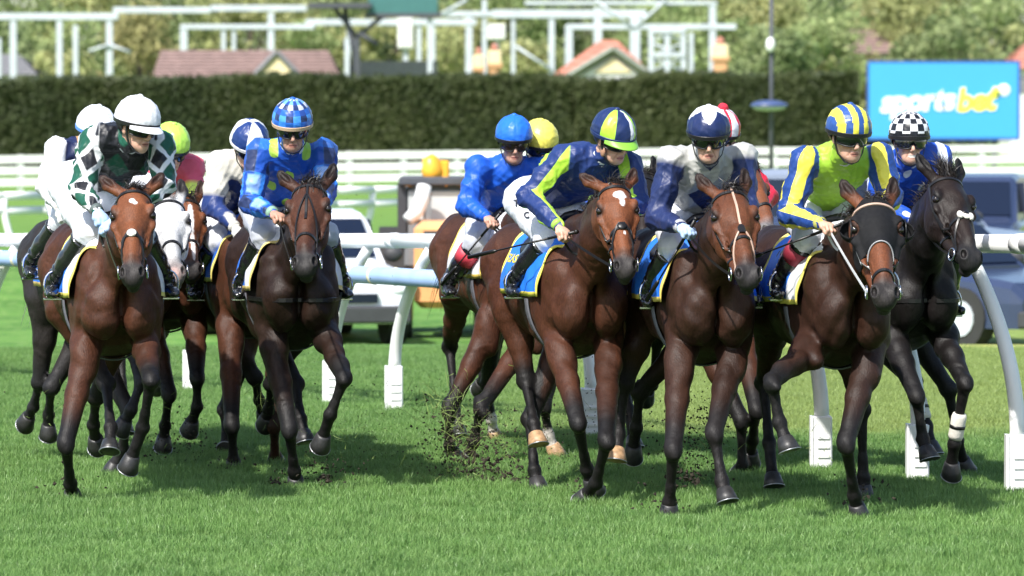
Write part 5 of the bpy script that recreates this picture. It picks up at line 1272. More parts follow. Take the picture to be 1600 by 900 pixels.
    # collar and cuffs
    cc = chest * .42 + (hc - up * .085 - fw * .045) * .58; ca = nrm(hc - up * .08 - fw * .03 - chest)
    MB().tube([cc - ca * .012, cc + ca * .012, cc + ca * .034], [.067, .066, .060], 22, caps=False).build('collar', J.get('collar', BREECH), root, smooth=True)
    for sd in 'LR':
        wr, d = hands[sd][1], hands[sd][2]; MB().tube([wr - d * .035, wr - d * .008], [.038, .034], 16).build('cuff', J.get('cuff', mt), root, smooth=True)
    # --- breeches
    bf = Field(); bf.ell(hip, (.150, .125, .13), TA, .05).cone(hip, hip + sp * .12, .125, .12, .05, (sy, .85))
    for sd, sg in (('L', -1), ('R', 1)):
        hj = hip + r * .085 * sg; kn, an = Q['kn' + sd], Q['an' + sd]; mid = hj * .5 + kn * .5
        bf.cone(hj, mid, .105, .090, .05).cone(mid, kn, .095, .074, .03).cone(kn, kn * .80 + an * .20, .074, .066, .02)
    v_, f_ = polygonise(bf, .0105); nn = vnormals(v_, f_); v_ = v_ + nn * folds(v_, .0042, int(J['head'][0]) + 5)[:, None]
    mk('breeches', v_, f_, J.get('breech', BREECH), root)
    for (ch, px_, py_, w_px) in J.get('breech_text', ()):
        tv, tf = text_mesh(ch, 1, 0, .03, .0); mx = tv.max(0); kk = w_px / mx[0]; Q_ = []
        for t_ in tv:
            d_ = nrm(ray(px_ + t_[0] * kk, py_ - t_[1] * kk)); c0_ = CAM + d_ * (np.linalg.norm(hip - CAM) - .45); tt_ = np.linspace(0, .6, 120); ph_ = bf.at(c0_[None] + d_[None] * tt_[:, None]); i_ = int(np.argmax(ph_ < 0)) if (ph_ < 0).any() else 60; Q_.append(c0_ + d_ * (tt_[i_] - .012))
        mk('lettering', np.array(Q_), tf, mat('print_black', (.02, .02, .03), .6, var=0), root, smooth=False)
    # --- boots
    for sd, sg in (('L', -1), ('R', 1)):
        kn, an = Q['kn' + sd], Q['an' + sd]; b = Field(); c0 = kn * .82 + an * .18; c1 = kn * .45 + an * .55; d = nrm(an - kn)
        b.cone(c0, c1, .070, .060, .02).cone(c1, an, .060, .045, .02); heel = an + V(0, 0, -.045) - f * .02; toe = an + f * .165 + V(0, 0, -.055) + r * .02 * sg
        b.cone(an, heel, .040, .032, .02).chain([heel, heel * .4 + toe * .6, toe], [.034, .036, .028], .02, (V(0, 0, 1), .8))
        v_, f_ = polygonise(b, .0085); nn = vnormals(v_, f_); tt = np.clip((v_ - an) @ (-d) / .2, 0, 1)
        v_ = v_ + nn * (.004 * np.sin((v_ @ d) * 150 + np.sin(v_ @ r * 40) * 1.5) * smst(-np.abs((v_ - an) @ -d - .06), -.09, -.01))[:, None]
        bo = mk('boot', v_, f_, BOOT, root)
        if J.get('boottop'):
            cA = kn * .80 + an * .20; cB = kn * .55 + an * .45; MB().tube([cA, cA * .5 + cB * .5, cB], [.0735, .072, .067], 22).build('boot_top', J['boottop'], bo, smooth=True)
        else:
            cA = kn * .83 + an * .17; MB().tube([cA - d * .008, cA + d * .012], [.0735, .0735], 20).build('boot_top', J.get('knee', BOOT), bo, smooth=True)
        # stirrup iron and leather
        fc = an + f * .07 + V(0, 0, -.085); m = MB(); m.tube([fc + r * .052 * cos(x) + V(0, 0, .075 + .075 * sin(x)) for x in np.linspace(-pi / 2 + .5, 1.5 * pi - .5, 16)], .0055, 8); m.box(fc, (.055, .018, .006), ax=[r, f, V(0, 0, 1)], bev=.003)
        st = m.build('stirrup', METAL, H['root'], smooth=False)
        strip([fc + V(0, 0, .15), L3(-.22, .20 * sg, 1.30)], [r * sg, r * sg], .02, .004, 'stirrup_leather', LEATH, H['root'])
    # --- helmet, cap, peak
    cc = hp(0, -.008, .052); nu, nv = 96, 30; R_ = (.113, .138, .122); v_ = []; f_ = []; cl = []
    Fc = J['cap']
    for j in range(nv + 1):
        th_ = radians(-8 + 98 * j / nv)
        for i in range(nu):
            ph = 2 * pi * i / nu; seam = 1 - .012 * (abs(sin(ph * 3)) < .08) * (th_ < 1.4); gath = 1 + .006 * sin(ph * 23 + j) * max(0, 1 - j / 7)
            k = seam * gath * (1 + .004 * sin(ph * 7 + j * .9))
            v_.append(cc + rt * R_[0] * cos(th_) * sin(ph) * k + fw * R_[1] * cos(th_) * cos(ph) * k + up * R_[2] * sin(th_) * k)
    for j in range(nv):
        for i in range(nu):
            k = (i + 1) % nu; f_.append((j * nu + i, (j + 1) * nu + i, (j + 1) * nu + k, j * nu + k)[::-1])
            cl.append(Fc(360 * (i + .5) / nu - (360 if i >= nu / 2 else 0), (j + .5) / nv))
    v_ = np.array(v_); dc = folds(v_ - hc, .0022, int(J['head'][0]) + 9, 1.6); nd = v_ - cc; nd /= np.linalg.norm(nd, axis=1)[:, None]; v_ = v_ + nd * dc[:, None]
    cm = mat('cap_silk', rough=.36, attr=True, var=.03, bump=.004, bscale=22, spec=.45)
    helm = MB().ell(hp(0, -.010, .050), (.108, .130, .112), HA, 40, 14, v0=-42, v1=20)
    ho = mk('helmet', np.array(helm.v), helm.f, HELM, root)
    # cut the shell away in front of the face
    me = ho.data; off = worldloc(root)
    import bmesh
    bm = bmesh.new(); bm.from_mesh(me)
    dl = [fc_ for fc_ in bm.faces if (lambda q_: (q_ @ up < .030 + max(q_ @ fw, -.02) * .12 and q_ @ fw > -.035 + (q_ @ up + .03) * .9) or q_ @ up < -.045)(np.array(fc_.calc_center_median()) + off - hc)]
    bmesh.ops.delete(bm, geom=dl, context='FACES'); bm.to_mesh(me); bm.free()
    cap = mk('cap_cover', v_, f_, cm, root, cols=cl)
    rim = [cc + rt * R_[0] * 1.005 * cos(radians(-8)) * sin(x) + fw * R_[1] * 1.005 * cos(radians(-8)) * cos(x) + up * R_[2] * sin(radians(-8)) for x in np.linspace(0, 2 * pi, 49)[:-1]]
    rn = [nrm(p - cc) for p in rim]; strip([p - up * .004 for p in rim], rn, .022, .003, 'cap_band', J.get('band', HELM), root, closed=True)
    MB().ell(hp(0, -.01, .172), (.017, .017, .011) if not J.get('pom') else (.032, .032, .03), HA, 14, 8).build('cap_button', J.get('pom') or mat('cap_button_%d' % int(J['head'][0]), Fc(0, .99), .4), root, smooth=True)
    if J.get('peak'):
        n_, m_ = 20, 6; vs = []; 
        for sh in (0, .004):
            for i in range(n_ + 1):
                x = radians(-62 + 124 * i / n_)
                for j in range(m_ + 1): e = j / m_; ext = .050 * e * cos(x * 1.35); vs.append(cc + rt * (R_[0] * 1.0 * sin(x)) * (1 + .05 * e) + fw * (R_[1] * cos(x) + ext) + up * (-.022 - .028 * e * cos(x) + sh - .012 * sin(x) ** 2 * e))
        K = (n_ + 1) * (m_ + 1); fs = []
        for i in range(n_):
            for j in range(m_): a0 = i * (m_ + 1) + j; fs += [(a0, a0 + m_ + 1, a0 + m_ + 2, a0 + 1), (K + a0, K + a0 + 1, K + a0 + m_ + 2, K + a0 + m_ + 1)]
            a0 = i * (m_ + 1) + m_; fs.append((a0, a0 + m_ + 1, a0 + m_ + 1 + K, a0 + K))
        mk('cap_peak', vs, fs, J['peak'], root)
    else:
        bd = [hp(.098 * sin(x), -.01 + .128 * cos(x), .034 - .004 * cos(x)) for x in np.linspace(-1.5, 1.5, 24)]
        strip(bd, [nrm(p - hc) for p in bd], .020, .006, 'helmet_brim', HELM, root)
    if J.get('badge'): MB().ell(hp(0, .127, .032), (.014, .004, .007), HA, 14, 6).build('helmet_badge', METAL, root, smooth=True)
    for sg in (-1, 1):
        pth = [hp(.088 * sg, .015, .03), hp(.082 * sg, .018, -.02), hp(.068 * sg, .030, -.075), hp(.035 * sg, .052, -.115), hp(0, .062, -.124)]
        strip(pth, [nrm(p - hp(0, 0, -.02)) for p in pth], .014, .004, 'chin_strap', HELM, root)
        if J.get('chinpad'): MB().ell(hp(.072 * sg, .022, -.055), (.010, .020, .028), HA, 12, 8).build('strap_pad', J['chinpad'], root, smooth=True)
    # --- goggles
    gl = J.get('goggles', LENSB); n_, m_ = 30, 8; vs = []
    for sh in (0, .010):
        for i in range(n_ + 1):
            x = radians(-68 + 136 * i / n_); nose = math.exp(-(x / .16) ** 2)
            for j in range(m_ + 1):
                e = j / m_; zt = .034; zb = -.029 + .022 * nose + .010 * (abs(x) / 1.2) ** 3; z = zb + (zt - zb) * e; bul = 1 + .05 * sin(pi * e)
                vs.append(hp((.083 + .006 - sh) * sin(x) * bul, -.006 + (.112 - sh) * cos(x) * (1 + .03 * sin(pi * e)) ** 1, z))
    K = (n_ + 1) * (m_ + 1); fs = []
    for i in range(n_):
        for j in range(m_): a0 = i * (m_ + 1) + j; fs += [(a0, a0 + m_ + 1, a0 + m_ + 2, a0 + 1), (K + a0, K + a0 + 1, K + a0 + m_ + 2, K + a0 + m_ + 1)]
        for j in (0, m_): a0 = i * (m_ + 1) + j; fs.append((a0, a0 + m_ + 1, a0 + m_ + 1 + K, a0 + K))
    go_ = mk('goggles', vs, fs, gl, root)
    for j in (0, m_):
        MB().tube([np.array(vs[i * (m_ + 1) + j]) for i in range(n_ + 1)], .0038, 6).build('goggle_frame', HELM, go_, smooth=True)
    st = [hp(.094 * sin(x), -.008 + .112 * cos(x), .004 + .03 * (abs(x) - 1.15) / 2) for x in np.linspace(1.1, 2 * pi - 1.1, 26)]
    strip(st, [nrm(p - hc) for p in st], .022, .004, 'goggle_strap', HELM, go_)
    # --- reins from the bit to the hands
    for sd, bc in (('L', H['bits'][0]), ('R', H['bits'][1])):
        ha = hands[sd][1] + hands[sd][2] * .06 + hands[sd][3] * .02; mid = (bc + ha) / 2 + V(0, 0, -.05 if not J.get('tight') else -.012) ; side = nrm(np.cross(ha - bc, V(0, 0, 1)))
        pts = [bc * (1 - t) ** 2 + 2 * mid * t * (1 - t) + ha * t * t for t in np.linspace(0, 1, 14)]
        strip(pts, [side] * 14, .015, .004, 'rein', J.get('rein', LEATH), H['root'])
    lo = (hands['L'][1] + hands['R'][1]) / 2
    a, b_ = [hands[k][1] + hands[k][2] * .05 + hands[k][3] * .03 for k in 'LR']; mid = (a + b_) / 2 - V(0, 0, .22) - f * .1
    strip([a * (1 - t) ** 2 + 2 * mid * t * (1 - t) + b_ * t * t for t in np.linspace(0, 1, 16)], [f] * 16, .014, .004, 'rein', J.get('rein', LEATH), H['root'])
    # --- whip
    if J.get('whip'):
        tip = on_plane(*J['whip']['tip'], O, f, J['whip']['s']); sd = J['whip'].get('hand', 'L'); g = hands[sd][1] + hands[sd][2] * .06 + hands[sd][3] * .012; d = nrm(tip - g); L_ = np.linalg.norm(tip - g)
        e = empty('whip', g, J['whip']['label'], 'whip')
        MB().tube([g - d * .08, g + d * .12], [.0095, .008], 10).build('handle', J['whip'].get('grip', LEATH), e, smooth=True)
        MB().tube([g - d * .095, g - d * .08], [.012, .012], 10).build('knob', LEATH, e, smooth=True)
        MB().tube([g + d * .12, g + d * L_ * .72], [.0065, .004], 8).build('shaft', LEATH, e, smooth=True)
        MB().tube([g + d * L_ * .70, g + d * L_ * .74, tip], [.006, .011, .011], 10).build('flap', LEATH, e, smooth=True)
    return root

# ------------------------------------------------------------------ colours of the silks and caps
NAVY = (.012, .020, .075); ROYAL = (.012, .085, .50); CREAMC = (.66, .64, .56); WH = (.76, .77, .80); LIME = (.42, .72, .06); YEL = (.80, .72, .08); GRN_ = (.010, .09, .055); BLK = (.012, .013, .018)
def S_(name, base, layers=()): return silk_mat('silk_' + name, base, layers)
def plain(name, c): return lambda k: ({}, S_(name, c))
def fr(x): return np.mod(x, 1) - .5
def sq(u, v, c=.5): return (c - np.maximum(np.abs(fr(u)), np.abs(fr(v))) * 1.0) * 1.2
def dia(u, v, c=.5): return (c - np.abs(fr(u)) - np.abs(fr(v))) * 1.0
def silks_A(k):
    u, w_ = k['t'] * 3.0 + .3, k['ang'] / pi * 1.5 + .1
    n = dia(k['lat'] * 5.5 + .25, k['tb'] * 2.2 + .1, .62)
    return dict(m1=n, m2=np.minimum(k['sleeve'], .3), m3=np.minimum(k['sleeve'], dia(u, w_, .40)), m4=np.minimum(k['sleeve'], dia(u + .5, w_ + .5, .36))), S_('green_check', GRN_, (('m1', BLK), ('m2', WH), ('m3', GRN_), ('m4', BLK)))
def silks_B(k):
    band = .05 - np.abs(k['tb'] - .62); return dict(m1=band * 4, m2=np.minimum(k['sleeve'], .3), m3=np.minimum(k['sleeve'] * 0 + .3, (.012 - np.abs(k['lat'] + .03)) * 20) * (k['front'] < 0) - .2 * (k['front'] >= 0)), S_('navy_tan', NAVY, (('m1', (.50, .28, .12)), ('m3', (.50, .28, .12)), ('m2', WH)))
def silks_C(k):
    return dict(m1=(k['tb'] - .72) * 3, m2=np.minimum(k['sleeve'], k['t'] - .22), m3=np.minimum(k['sleeve'], (k['t'] - .78))), S_('pink_lime', (.55, .70, .10), (('m1', (.66, .09, .15)), ('m2', (.62, .75, .12)), ('m3', (.65, .78, .15))))
def silks_D(k):
    return dict(m1=np.minimum(k['sleeve'], .38 - k['t']) , m2=np.minimum(-k['sleeve'], .09 - np.abs(k['lat'] - .02)) * 3 * 0 - .1 + .35 * (np.sin(k['lat'] * 22 + 1) * np.sin(k['tb'] * 7 + .4) > .35) * (k['sleeve'] < -.1), m3=(k['tb'] - .97) * 3), S_('navy_cream', (.014, .035, .15), (('m1', CREAMC), ('m2', CREAMC), ('m3', CREAMC)))
def silks_E(k):
    u, w_ = k['t'] * 4.6, k['ang'] / pi * 3
    cb = np.sin(u * pi) * np.sin(w_ * pi); star = np.cos(k['lat'] * 34 + .5) * np.cos(k['tb'] * 13 + 1.2) - .62
    return dict(m1=np.minimum(k['sleeve'], cb), m2=np.minimum(k['sleeve'], sq(u / 2 + .25, w_ / 2 + .25, .25)), m3=np.minimum(k['sleeve'], sq(u / 2 + .75, w_ / 3 + .5, .2)), m4=np.minimum(-k['sleeve'], star)), S_('blue_checks', (.010, .075, .42), (('m1', (.04, .24, .78)), ('m2', (.02, .035, .11)), ('m3', (.25, .42, .78)), ('m4', (.38, .62, .08))))
def silks_H(k):
    a = k['ang']; st = np.cos(a * 2.0 + .9 + k['t'] * 1.2) - .60
    sash = .035 - np.abs(k['lat'] * .7 + (k['tb'] - .5) * .30 - .05)
    return dict(m1=np.minimum(k['sleeve'], st), m2=-.3 * np.ones(len(a))), S_('navy_lime', (.014, .035, .15), (('m1', LIME), ('m2', LIME)))
def silks_I(k):
    dia = .78 - np.abs(np.mod(k['lat'] * 4.2 + .5, 1) - .5) * 2 - np.abs(np.mod(k['tb'] * 1.5 + .55, 1) - .5) * 2
    return dict(m1=np.minimum(-k['sleeve'], dia), m2=np.minimum(k['sleeve'], k['t'] - .04), m3=np.minimum(k['sleeve'], -.3 * np.ones(len(k['t'])))), S_('grey_navy', (.44, .44, .42), (('m1', NAVY), ('m2', (.014, .026, .10)), ('m3', WH)))
def silks_J(k): return dict(m1=np.sin(k['lat'] * 40) * .5, m2=np.minimum(k['sleeve'], .3)), S_('red_white', (.75, .75, .77), (('m1', (.62, .02, .05)), ('m2', (.62, .02, .05))))
def silks_K(k):
    st = np.cos(k['ang'] * 3 + .3) - .05
    return dict(m1=np.minimum(k['sleeve'], .3), m2=np.minimum(k['sleeve'], st), m3=(.07 - k['tb']) * 3, m4=(.05 - np.abs(k['tb'] - 1.03)) * 2), S_('lime_blue_yellow', (.34, .58, .05), (('m3', NAVY), ('m1', (.015, .055, .24)), ('m2', YEL)))
def silks_L(k):
    sp_ = np.cos(k['lat'] * 30 + .8) * np.cos(k['tb'] * 12 + .3) - .78
    return dict(m1=np.maximum(sp_, np.minimum(k['sleeve'], np.cos(k['t'] * 14) * np.cos(k['ang'] * 2) - .7))), S_('blue_spots', (.012, .075, .46), (('m1', (.72, .76, .85)),))
def capf(c): return lambda a, e: c
def cap_D(a, e): return WH if (a + 30) % 120 < 60 else (.014, .04, .17)
CH = [(.04, .22, .72), (.02, .04, .14), (.16, .40, .85), (.02, .12, .50), (.50, .54, .66), (.06, .30, .80), (.025, .07, .30)]
def cap_E(a, e): return CH[(int((a + 360) // 22.5) * 3 + int(e * 6) * 5 + int((a + 360) // 45)) % 7] if e < .97 else CH[3]
def cap_H(a, e): return LIME if -78 < a < -38 or 24 < a < 32 else (WH if 8 <= a < 24 else (.014, .03, .11))
def cap_I(a, e): q = abs((a % 90) - 45) / 45; return WH if e > .30 + .42 * (1 - q) else (.014, .026, .10)
def cap_J(a, e): return (.62, .02, .05) if (a + 30) % 60 < 30 else WH
def cap_K(a, e): x = cos(radians(-8 + 98 * e)) * sin(radians(a)); return YEL if int((x + 1.14) / .27) % 2 else (.03, .09, .32)
def cap_L(a, e): return (WH if (int((a + 360 + 11.25) // 22.5) + int(e * 5.5)) % 2 else BLK) if e > .10 else BLK

CLB = dict(base=(.015, .10, .50), edge=(.78, .66, .12))
def run(h, j, hl, jl):
    h['label'] = hl; make_horse(h); j['horse'] = h; j['label'] = jl; make_jockey(j)
def earpx(h):
    return h
# ================================================================== THE FIELD, left to right
FAR = dict(h=.016, hh=.008)
run(dict(poll=(207, 283), D=24.9, muzzle=(205, 430), hw=1.09, th=.19, pal=BAY, yaw=0, star=((.125, .0, .018, .013, 1), (.14, .012, .012, .009, 1)), style='figure8', ears=((-.10, -.150, -.06), (-.10, .130, -.06)), hs=1.08, nose=.35,
     legs=dict(FL=[(103, 692, .35), (110, 756, .08), (113, 780, .0)], FR=[(236, 592, .50), (223, 668, .36), (203, 722, .28)], HL=[(166, 600, -.75), (173, 668, -.5), (171, 700, -.42)], HR=[(150, 620, -1.2), (146, 664, -1.35), (150, 690, -1.45)]),
     cloth=dict(base=(.02, .17, .72), edge=(.80, .70, .15), front=(.76, .77, .80), patch=((-.72, -.42, -92, -62, 'white'),))),
    dict(head=(214, 200, .18), yaw=.78, pitch=.22, cap=capf((.80, .81, .86)), peak=mat('white_peak', (.8, .8, .84), .35), band=HELM, shL=(147, 222, -.02), shR=(250, 226, .02), elL=(126, 296, .08), haL=(158, 337, .30), elR=(256, 290, .12), haR=(170, 350, .38), hip=(128, 290, -.40), knL=(140, 362, -.05), anL=(82, 442, -.30), silks=silks_A, glove='blue', collar=BREECH, sh=.0075),
    'bay racehorse with tiny forehead star and pale nose pad, leftmost in front', 'jockey in plain white peaked cap and dark green silks with white checked sleeves')
run(dict(poll=(260, 300), D=27.0, muzzle=(272, 428), th=.28, reach=.85, side=.18, dz=-.02, pal=GREY, yaw=.05, style='plain', ears=((-.10, -.09, -.05), (-.14, .07, -.05)), hs=1.08, forelock=.6, **FAR,
     legs=dict(FL=[(200, 640, .35), (192, 700, .15), (176, 732, .1)], FR=[(222, 592, .5), (205, 640, .55), (192, 664, .5)], HL=[(62, 598, -1.0), (52, 636, -1.15), (42, 655, -1.25)], HR=[(80, 606, -.9), (76, 648, -1.1), (75, 672, -1.15)]),
     cloth=dict(base=(.02, .17, .72), edge=(.70, .52, .18), patch=((-.70, -.40, -86, -50, 'white'),), text=(('sports', -.80, -99, .16, 22, 'white'),))),
    dict(head=(150, 211, .1), yaw=.6, pitch=.3, cap=capf((.78, .80, .87)), band=mat('blue_band', (.1, .25, .7), .5), shL=(90, 236, -.02), shR=(170, 240, 0), elL=(73, 290, .05), haL=(100, 332, .3), haR=(130, 340, .35), hip=(118, 292, -.4), knL=(98, 345, -.05), anL=(46, 412, -.3), silks=silks_B, glove='white', sh=.010),
    'grey racehorse with a white face and dark body, just behind the leftmost bay', 'jockey in white cap and navy, tan and white silks, farthest left')
run(dict(poll=(292, 300), D=28.4, muzzle=(302, 425), th=.2, star=((.2,.01,.12,.014,1),(.4,.01,.1,.012,1)), reach=.8, pal=BAY, yaw=.2, style='plain', **FAR,
     legs=dict(FL=[(264, 615, .35), (258, 665, .15), (255, 690, .1)], FR=[(308, 590, .5), (308, 636, .45), (298, 664, .35)])),
    dict(head=(266, 235, .15), yaw=.45, pitch=.45, cap=capf((.46, .78, .10)), shL=(236, 262, 0), shR=(300, 262, 0), elR=(302, 325, .1), knR=(300, 352, 0), anR=(312, 415, -.2), silks=silks_C, breech=silk_mat('green_breeches', (.02, .25, .10)), sh=.010),
    'brown racehorse mostly hidden behind the white faced grey', 'jockey in lime green cap with pink and lime silks')
run(dict(poll=(424, 300), D=27.6, muzzle=(446, 410), th=.18, pal=BAY, yaw=.3, style='plain', manel=1.3, **FAR, pale_leg='FR',
     legs=dict(FL=[(362, 664, .5), (365, 720, .42), (365, 738, .4)], FR=[(428, 662, .15), (430, 712, -.05), (430, 728, -.1)], HL=[(398, 590, -.9), (405, 625, -1.0), (412, 648, -1.1)], HR=[(352, 640, -1.0), (352, 698, -.95), (350, 712, -.9)]),
     cloth=dict(base=(.02, .17, .72), edge=(.78, .66, .18), front=(.02, .12, .52))),
    dict(head=(389, 231, .12), yaw=.35, pitch=.5, cap=cap_D, shL=(342, 256, 0), shR=(414, 256, 0), elL=(334, 322, .05), haL=(374, 362, .3), hip=(352, 335, -.4), knL=(340, 375, -.05), anL=(304, 446, -.28), silks=silks_D, glove='white', sh=.010, band=mat('white_band', (.75, .75, .75), .5), knee=mat('navy_knee', (.01, .02, .08), .8)),
    'bay racehorse with its head hidden behind the blue checked jockey', 'jockey in navy and white quartered cap and navy and cream silks with white gloves')
run(dict(poll=(481, 275), D=26.0, muzzle=(474, 413), th=.13, breast=True, pal=DBAY, yaw=-.08, hs=1.12, style='star', ears=((-.10, -.135, -.05), (-.13, .105, -.05)), forelock=1.3, nose=.40,
     legs=dict(FL=[(452, 670, .4), (460, 736, .25), (462, 760, .2)], FR=[(538, 590, .6), (516, 648, .55), (503, 688, .45)], HL=[(462, 600, -.6), (470, 655, -.45), (476, 684, -.4)], HR=[(425, 600, -1.2), (420, 640, -1.4), (416, 655, -1.5)]),
     cloth=dict(base=(.02, .17, .72), edge=(.75, .60, .20), front=(.76, .77, .78), patch=((-.58, -.40, -84, -60, 'white'),))),
    dict(head=(457, 202, .18), yaw=.08, pitch=.26, cap=cap_E, band=mat('tan_band', (.55, .40, .25), .5), shL=(405, 238, 0), shR=(506, 238, 0), elL=(392, 318, .06), haL=(434, 336, .32), elR=(508, 300, .1), hip=(425, 322, -.4), knL=(414, 366, -.03), anL=(376, 444, -.28), silks=silks_E, skin=(.50, .28, .20), stubble=.3, breech=BREECHG, sh=.0075),
    'dark bay racehorse with black straps forking down its face', 'jockey in blue checked cap and bright blue silks with lime stars')
run(dict(poll=(862, 292), D=28.2, muzzle=(880, 402), th=.23, pal=BAY, yaw=.4, style='plain', manel=1.4, **FAR, 
     legs=dict(FL=[(702, 640, .15), (702, 696, .0), (708, 722, -.05)], FR=[(752, 636, .45), (740, 692, .35), (732, 720, .25)]),
     cloth=dict(base=(.70, .72, .76), edge=(.80, .60, .12), front=(.74, .75, .78))),
    dict(head=(803, 224, .1), yaw=.10, pitch=.2, cap=capf((.02, .16, .72)), shL=(747, 262, 0), shR=(846, 262, 0), elL=(729, 322, .05), haL=(767, 343, .3), hip=(778, 335, -.4), knL=(745, 378, -.05), anL=(700, 442, -.28), silks=plain('royal', (.012, .10, .56)), goggles=LENSC, badge=True, skin=(.52, .30, .22),
         boottop=mat('red_boot_top', (.60, .05, .08), .5), whip=dict(tip=(690, 445), s=.0, label='black whip angled down beside the red boot tops', grip=LEATH), sh=.0085, breech=BREECHG),
    'bay racehorse hidden behind the navy and lime jockey, head out of sight', 'jockey in plain royal blue cap and silks with red boot tops')
run(dict(poll=(1010, 262), D=28.6, muzzle=(1006, 385), th=.45, pal=BLACK, yaw=.25, style='plain', hood='plain', ears=((-.12, -.08, -.05), (-.15, .045, -.05)), **FAR, palehoof=('FL', 'HL'), sock=('FL', 'HL'),
     legs=dict(FL=[(850, 630, .3), (857, 680, .25), (866, 704, .25)], HL=[(762, 600, -1.3), (768, 655, -1.35), (772, 683, -1.4)])),
    dict(head=(843, 230, .1), yaw=.2, pitch=.35, cap=capf((.82, .74, .12)), shL=(790, 262, 0), shR=(885, 262, 0), hip=(810, 330, -.4), silks=plain('yellow', (.03, .08, .35)), sh=.011),
    'black hooded racehorse with one upright ear, behind the star faced bay', 'jockey in plain yellow cap hidden behind the royal blue jockey')
run(dict(poll=(961, 276), D=25.1, muzzle=(980, 420), th=.21, pal=BAY, yaw=.10, style='drop', ears=((-.075, -.155, -.06), (-.10, .105, -.055)), hs=1.04, hw=1.08, nose=.34, forelock=.9, palehoof=('HL',),
     star=((.115, .012, .030, .030, 1), (.16, .018, .035, .013, 1), (.37, .01, .012, .006, 0)),
     legs=dict(FL=[(903, 660, .6), (917, 733, .42), (925, 757, .38)], FR=[(948, 688, .8), (931, 755, .62), (913, 776, .5)], HL=[(822, 596, -.8), (834, 662, -.55), (839, 688, -.5)], HR=[(828, 655, -.75), (835, 735, -.55), (840, 760, -.52)]),
     cloth=dict(base=(.02, .19, .80), edge=(.82, .72, .12), text=(('GLASS', -.80, -72, .13, 15, 'yellow'),), patch=((-.74, -.66, -102, -84, 'white'),))),
    dict(head=(958, 219, .20), yaw=.62, pitch=.34, roll=-.05, cap=cap_H, peak=mat('lime_peak', (.22, .50, .05), .4), band=mat('navy_band', (.014, .03, .11), .4), shL=(878, 250, 0), shR=(982, 258, .05), elL=(826, 306, .0), haL=(880, 360, .32), elR=(996, 318, .1), haR=(935, 350, .4), hip=(838, 314, -.48), knL=(858, 372, -.08), anL=(800, 440, -.32), silks=silks_H, chinpad=BROWNL, breech_text=(('T', 802, 322, 9), ('C', 818, 340, 9)),
         whip=dict(tip=(732, 402), s=-.25, label='long black whip held out level across the blue saddle cloth'), sh=.0075, tight=True),
    'bay racehorse with a broad white star, centre of the front rank', 'jockey in navy and lime striped silks with lime peaked cap, leaning low')
run(dict(poll=(1178, 248), D=27.2, muzzle=(1213, 366), th=.28, reach=.72, pal=dict(BAY, muz=(.15, .14, .14)), yaw=.75, style='plain', ears=((-.15, -.055, -.05), (-.14, .07, -.05)), **FAR,
     legs=dict(FL=[(1158, 655, .4), (1160, 728, .35), (1156, 752, .3)], FR=[(1182, 640, .5), (1176, 688, .3), (1172, 712, .2)])),
    dict(head=(1124, 214, .1), yaw=.5, pitch=.3, cap=cap_J, pom=mat('red_pompom', (.65, .03, .06), .9, bump=.01, bscale=90), shL=(1085, 250, 0), shR=(1160, 256, 0), silks=silks_J, sh=.011),
    'brown racehorse showing only a grey muzzle and one ear behind the pink strapped bay', 'jockey in red and white cap with a red pompom')
run(dict(poll=(1142, 284), D=24.4, muzzle=(1174, 431), th=.13, reach=.68, pal=BROWN, yaw=.16, style='central', ears=((-.11, -.12, -.055), (-.14, .08, -.05)), hs=1.10, nose=.36, forelock=1.2, palehoof=('HL',),
     legs=dict(FL=[(1052, 702, .55), (1046, 785, .42), (1045, 808, .40)], FR=[(1116, 676, .55), (1128, 752, .62), (1134, 776, .66)], HL=[(976, 600, -.9), (967, 678, -.9), (963, 712, -.85)], HR=[(1000, 612, -1.1), (994, 668, -1.2), (989, 704, -1.3)]),
     cloth=dict(base=(.02, .18, .76), edge=(.80, .62, .14))),
    dict(head=(1107, 217, .20), yaw=.0, pitch=.24, cap=cap_I, shL=(1050, 250, 0), shR=(1160, 246, 0), elL=(1026, 340, .06), haL=(1072, 357, .33), elR=(1166, 325, .1), haR=(1120, 345, .36), hip=(1078, 330, -.42), knL=(1052, 385, -.04), anL=(1012, 455, -.28), silks=silks_I, glove='blue', collar=silk_mat('silk_grey', (.3, .3, .3)), sh=.0075,
         whip=dict(tip=(1010, 470), s=.1, label='short black whip held down beside the navy and grey jockey')),
    'brown racehorse with a pink strap down its face', 'jockey in navy cap with white triangles and pale grey and navy silks')
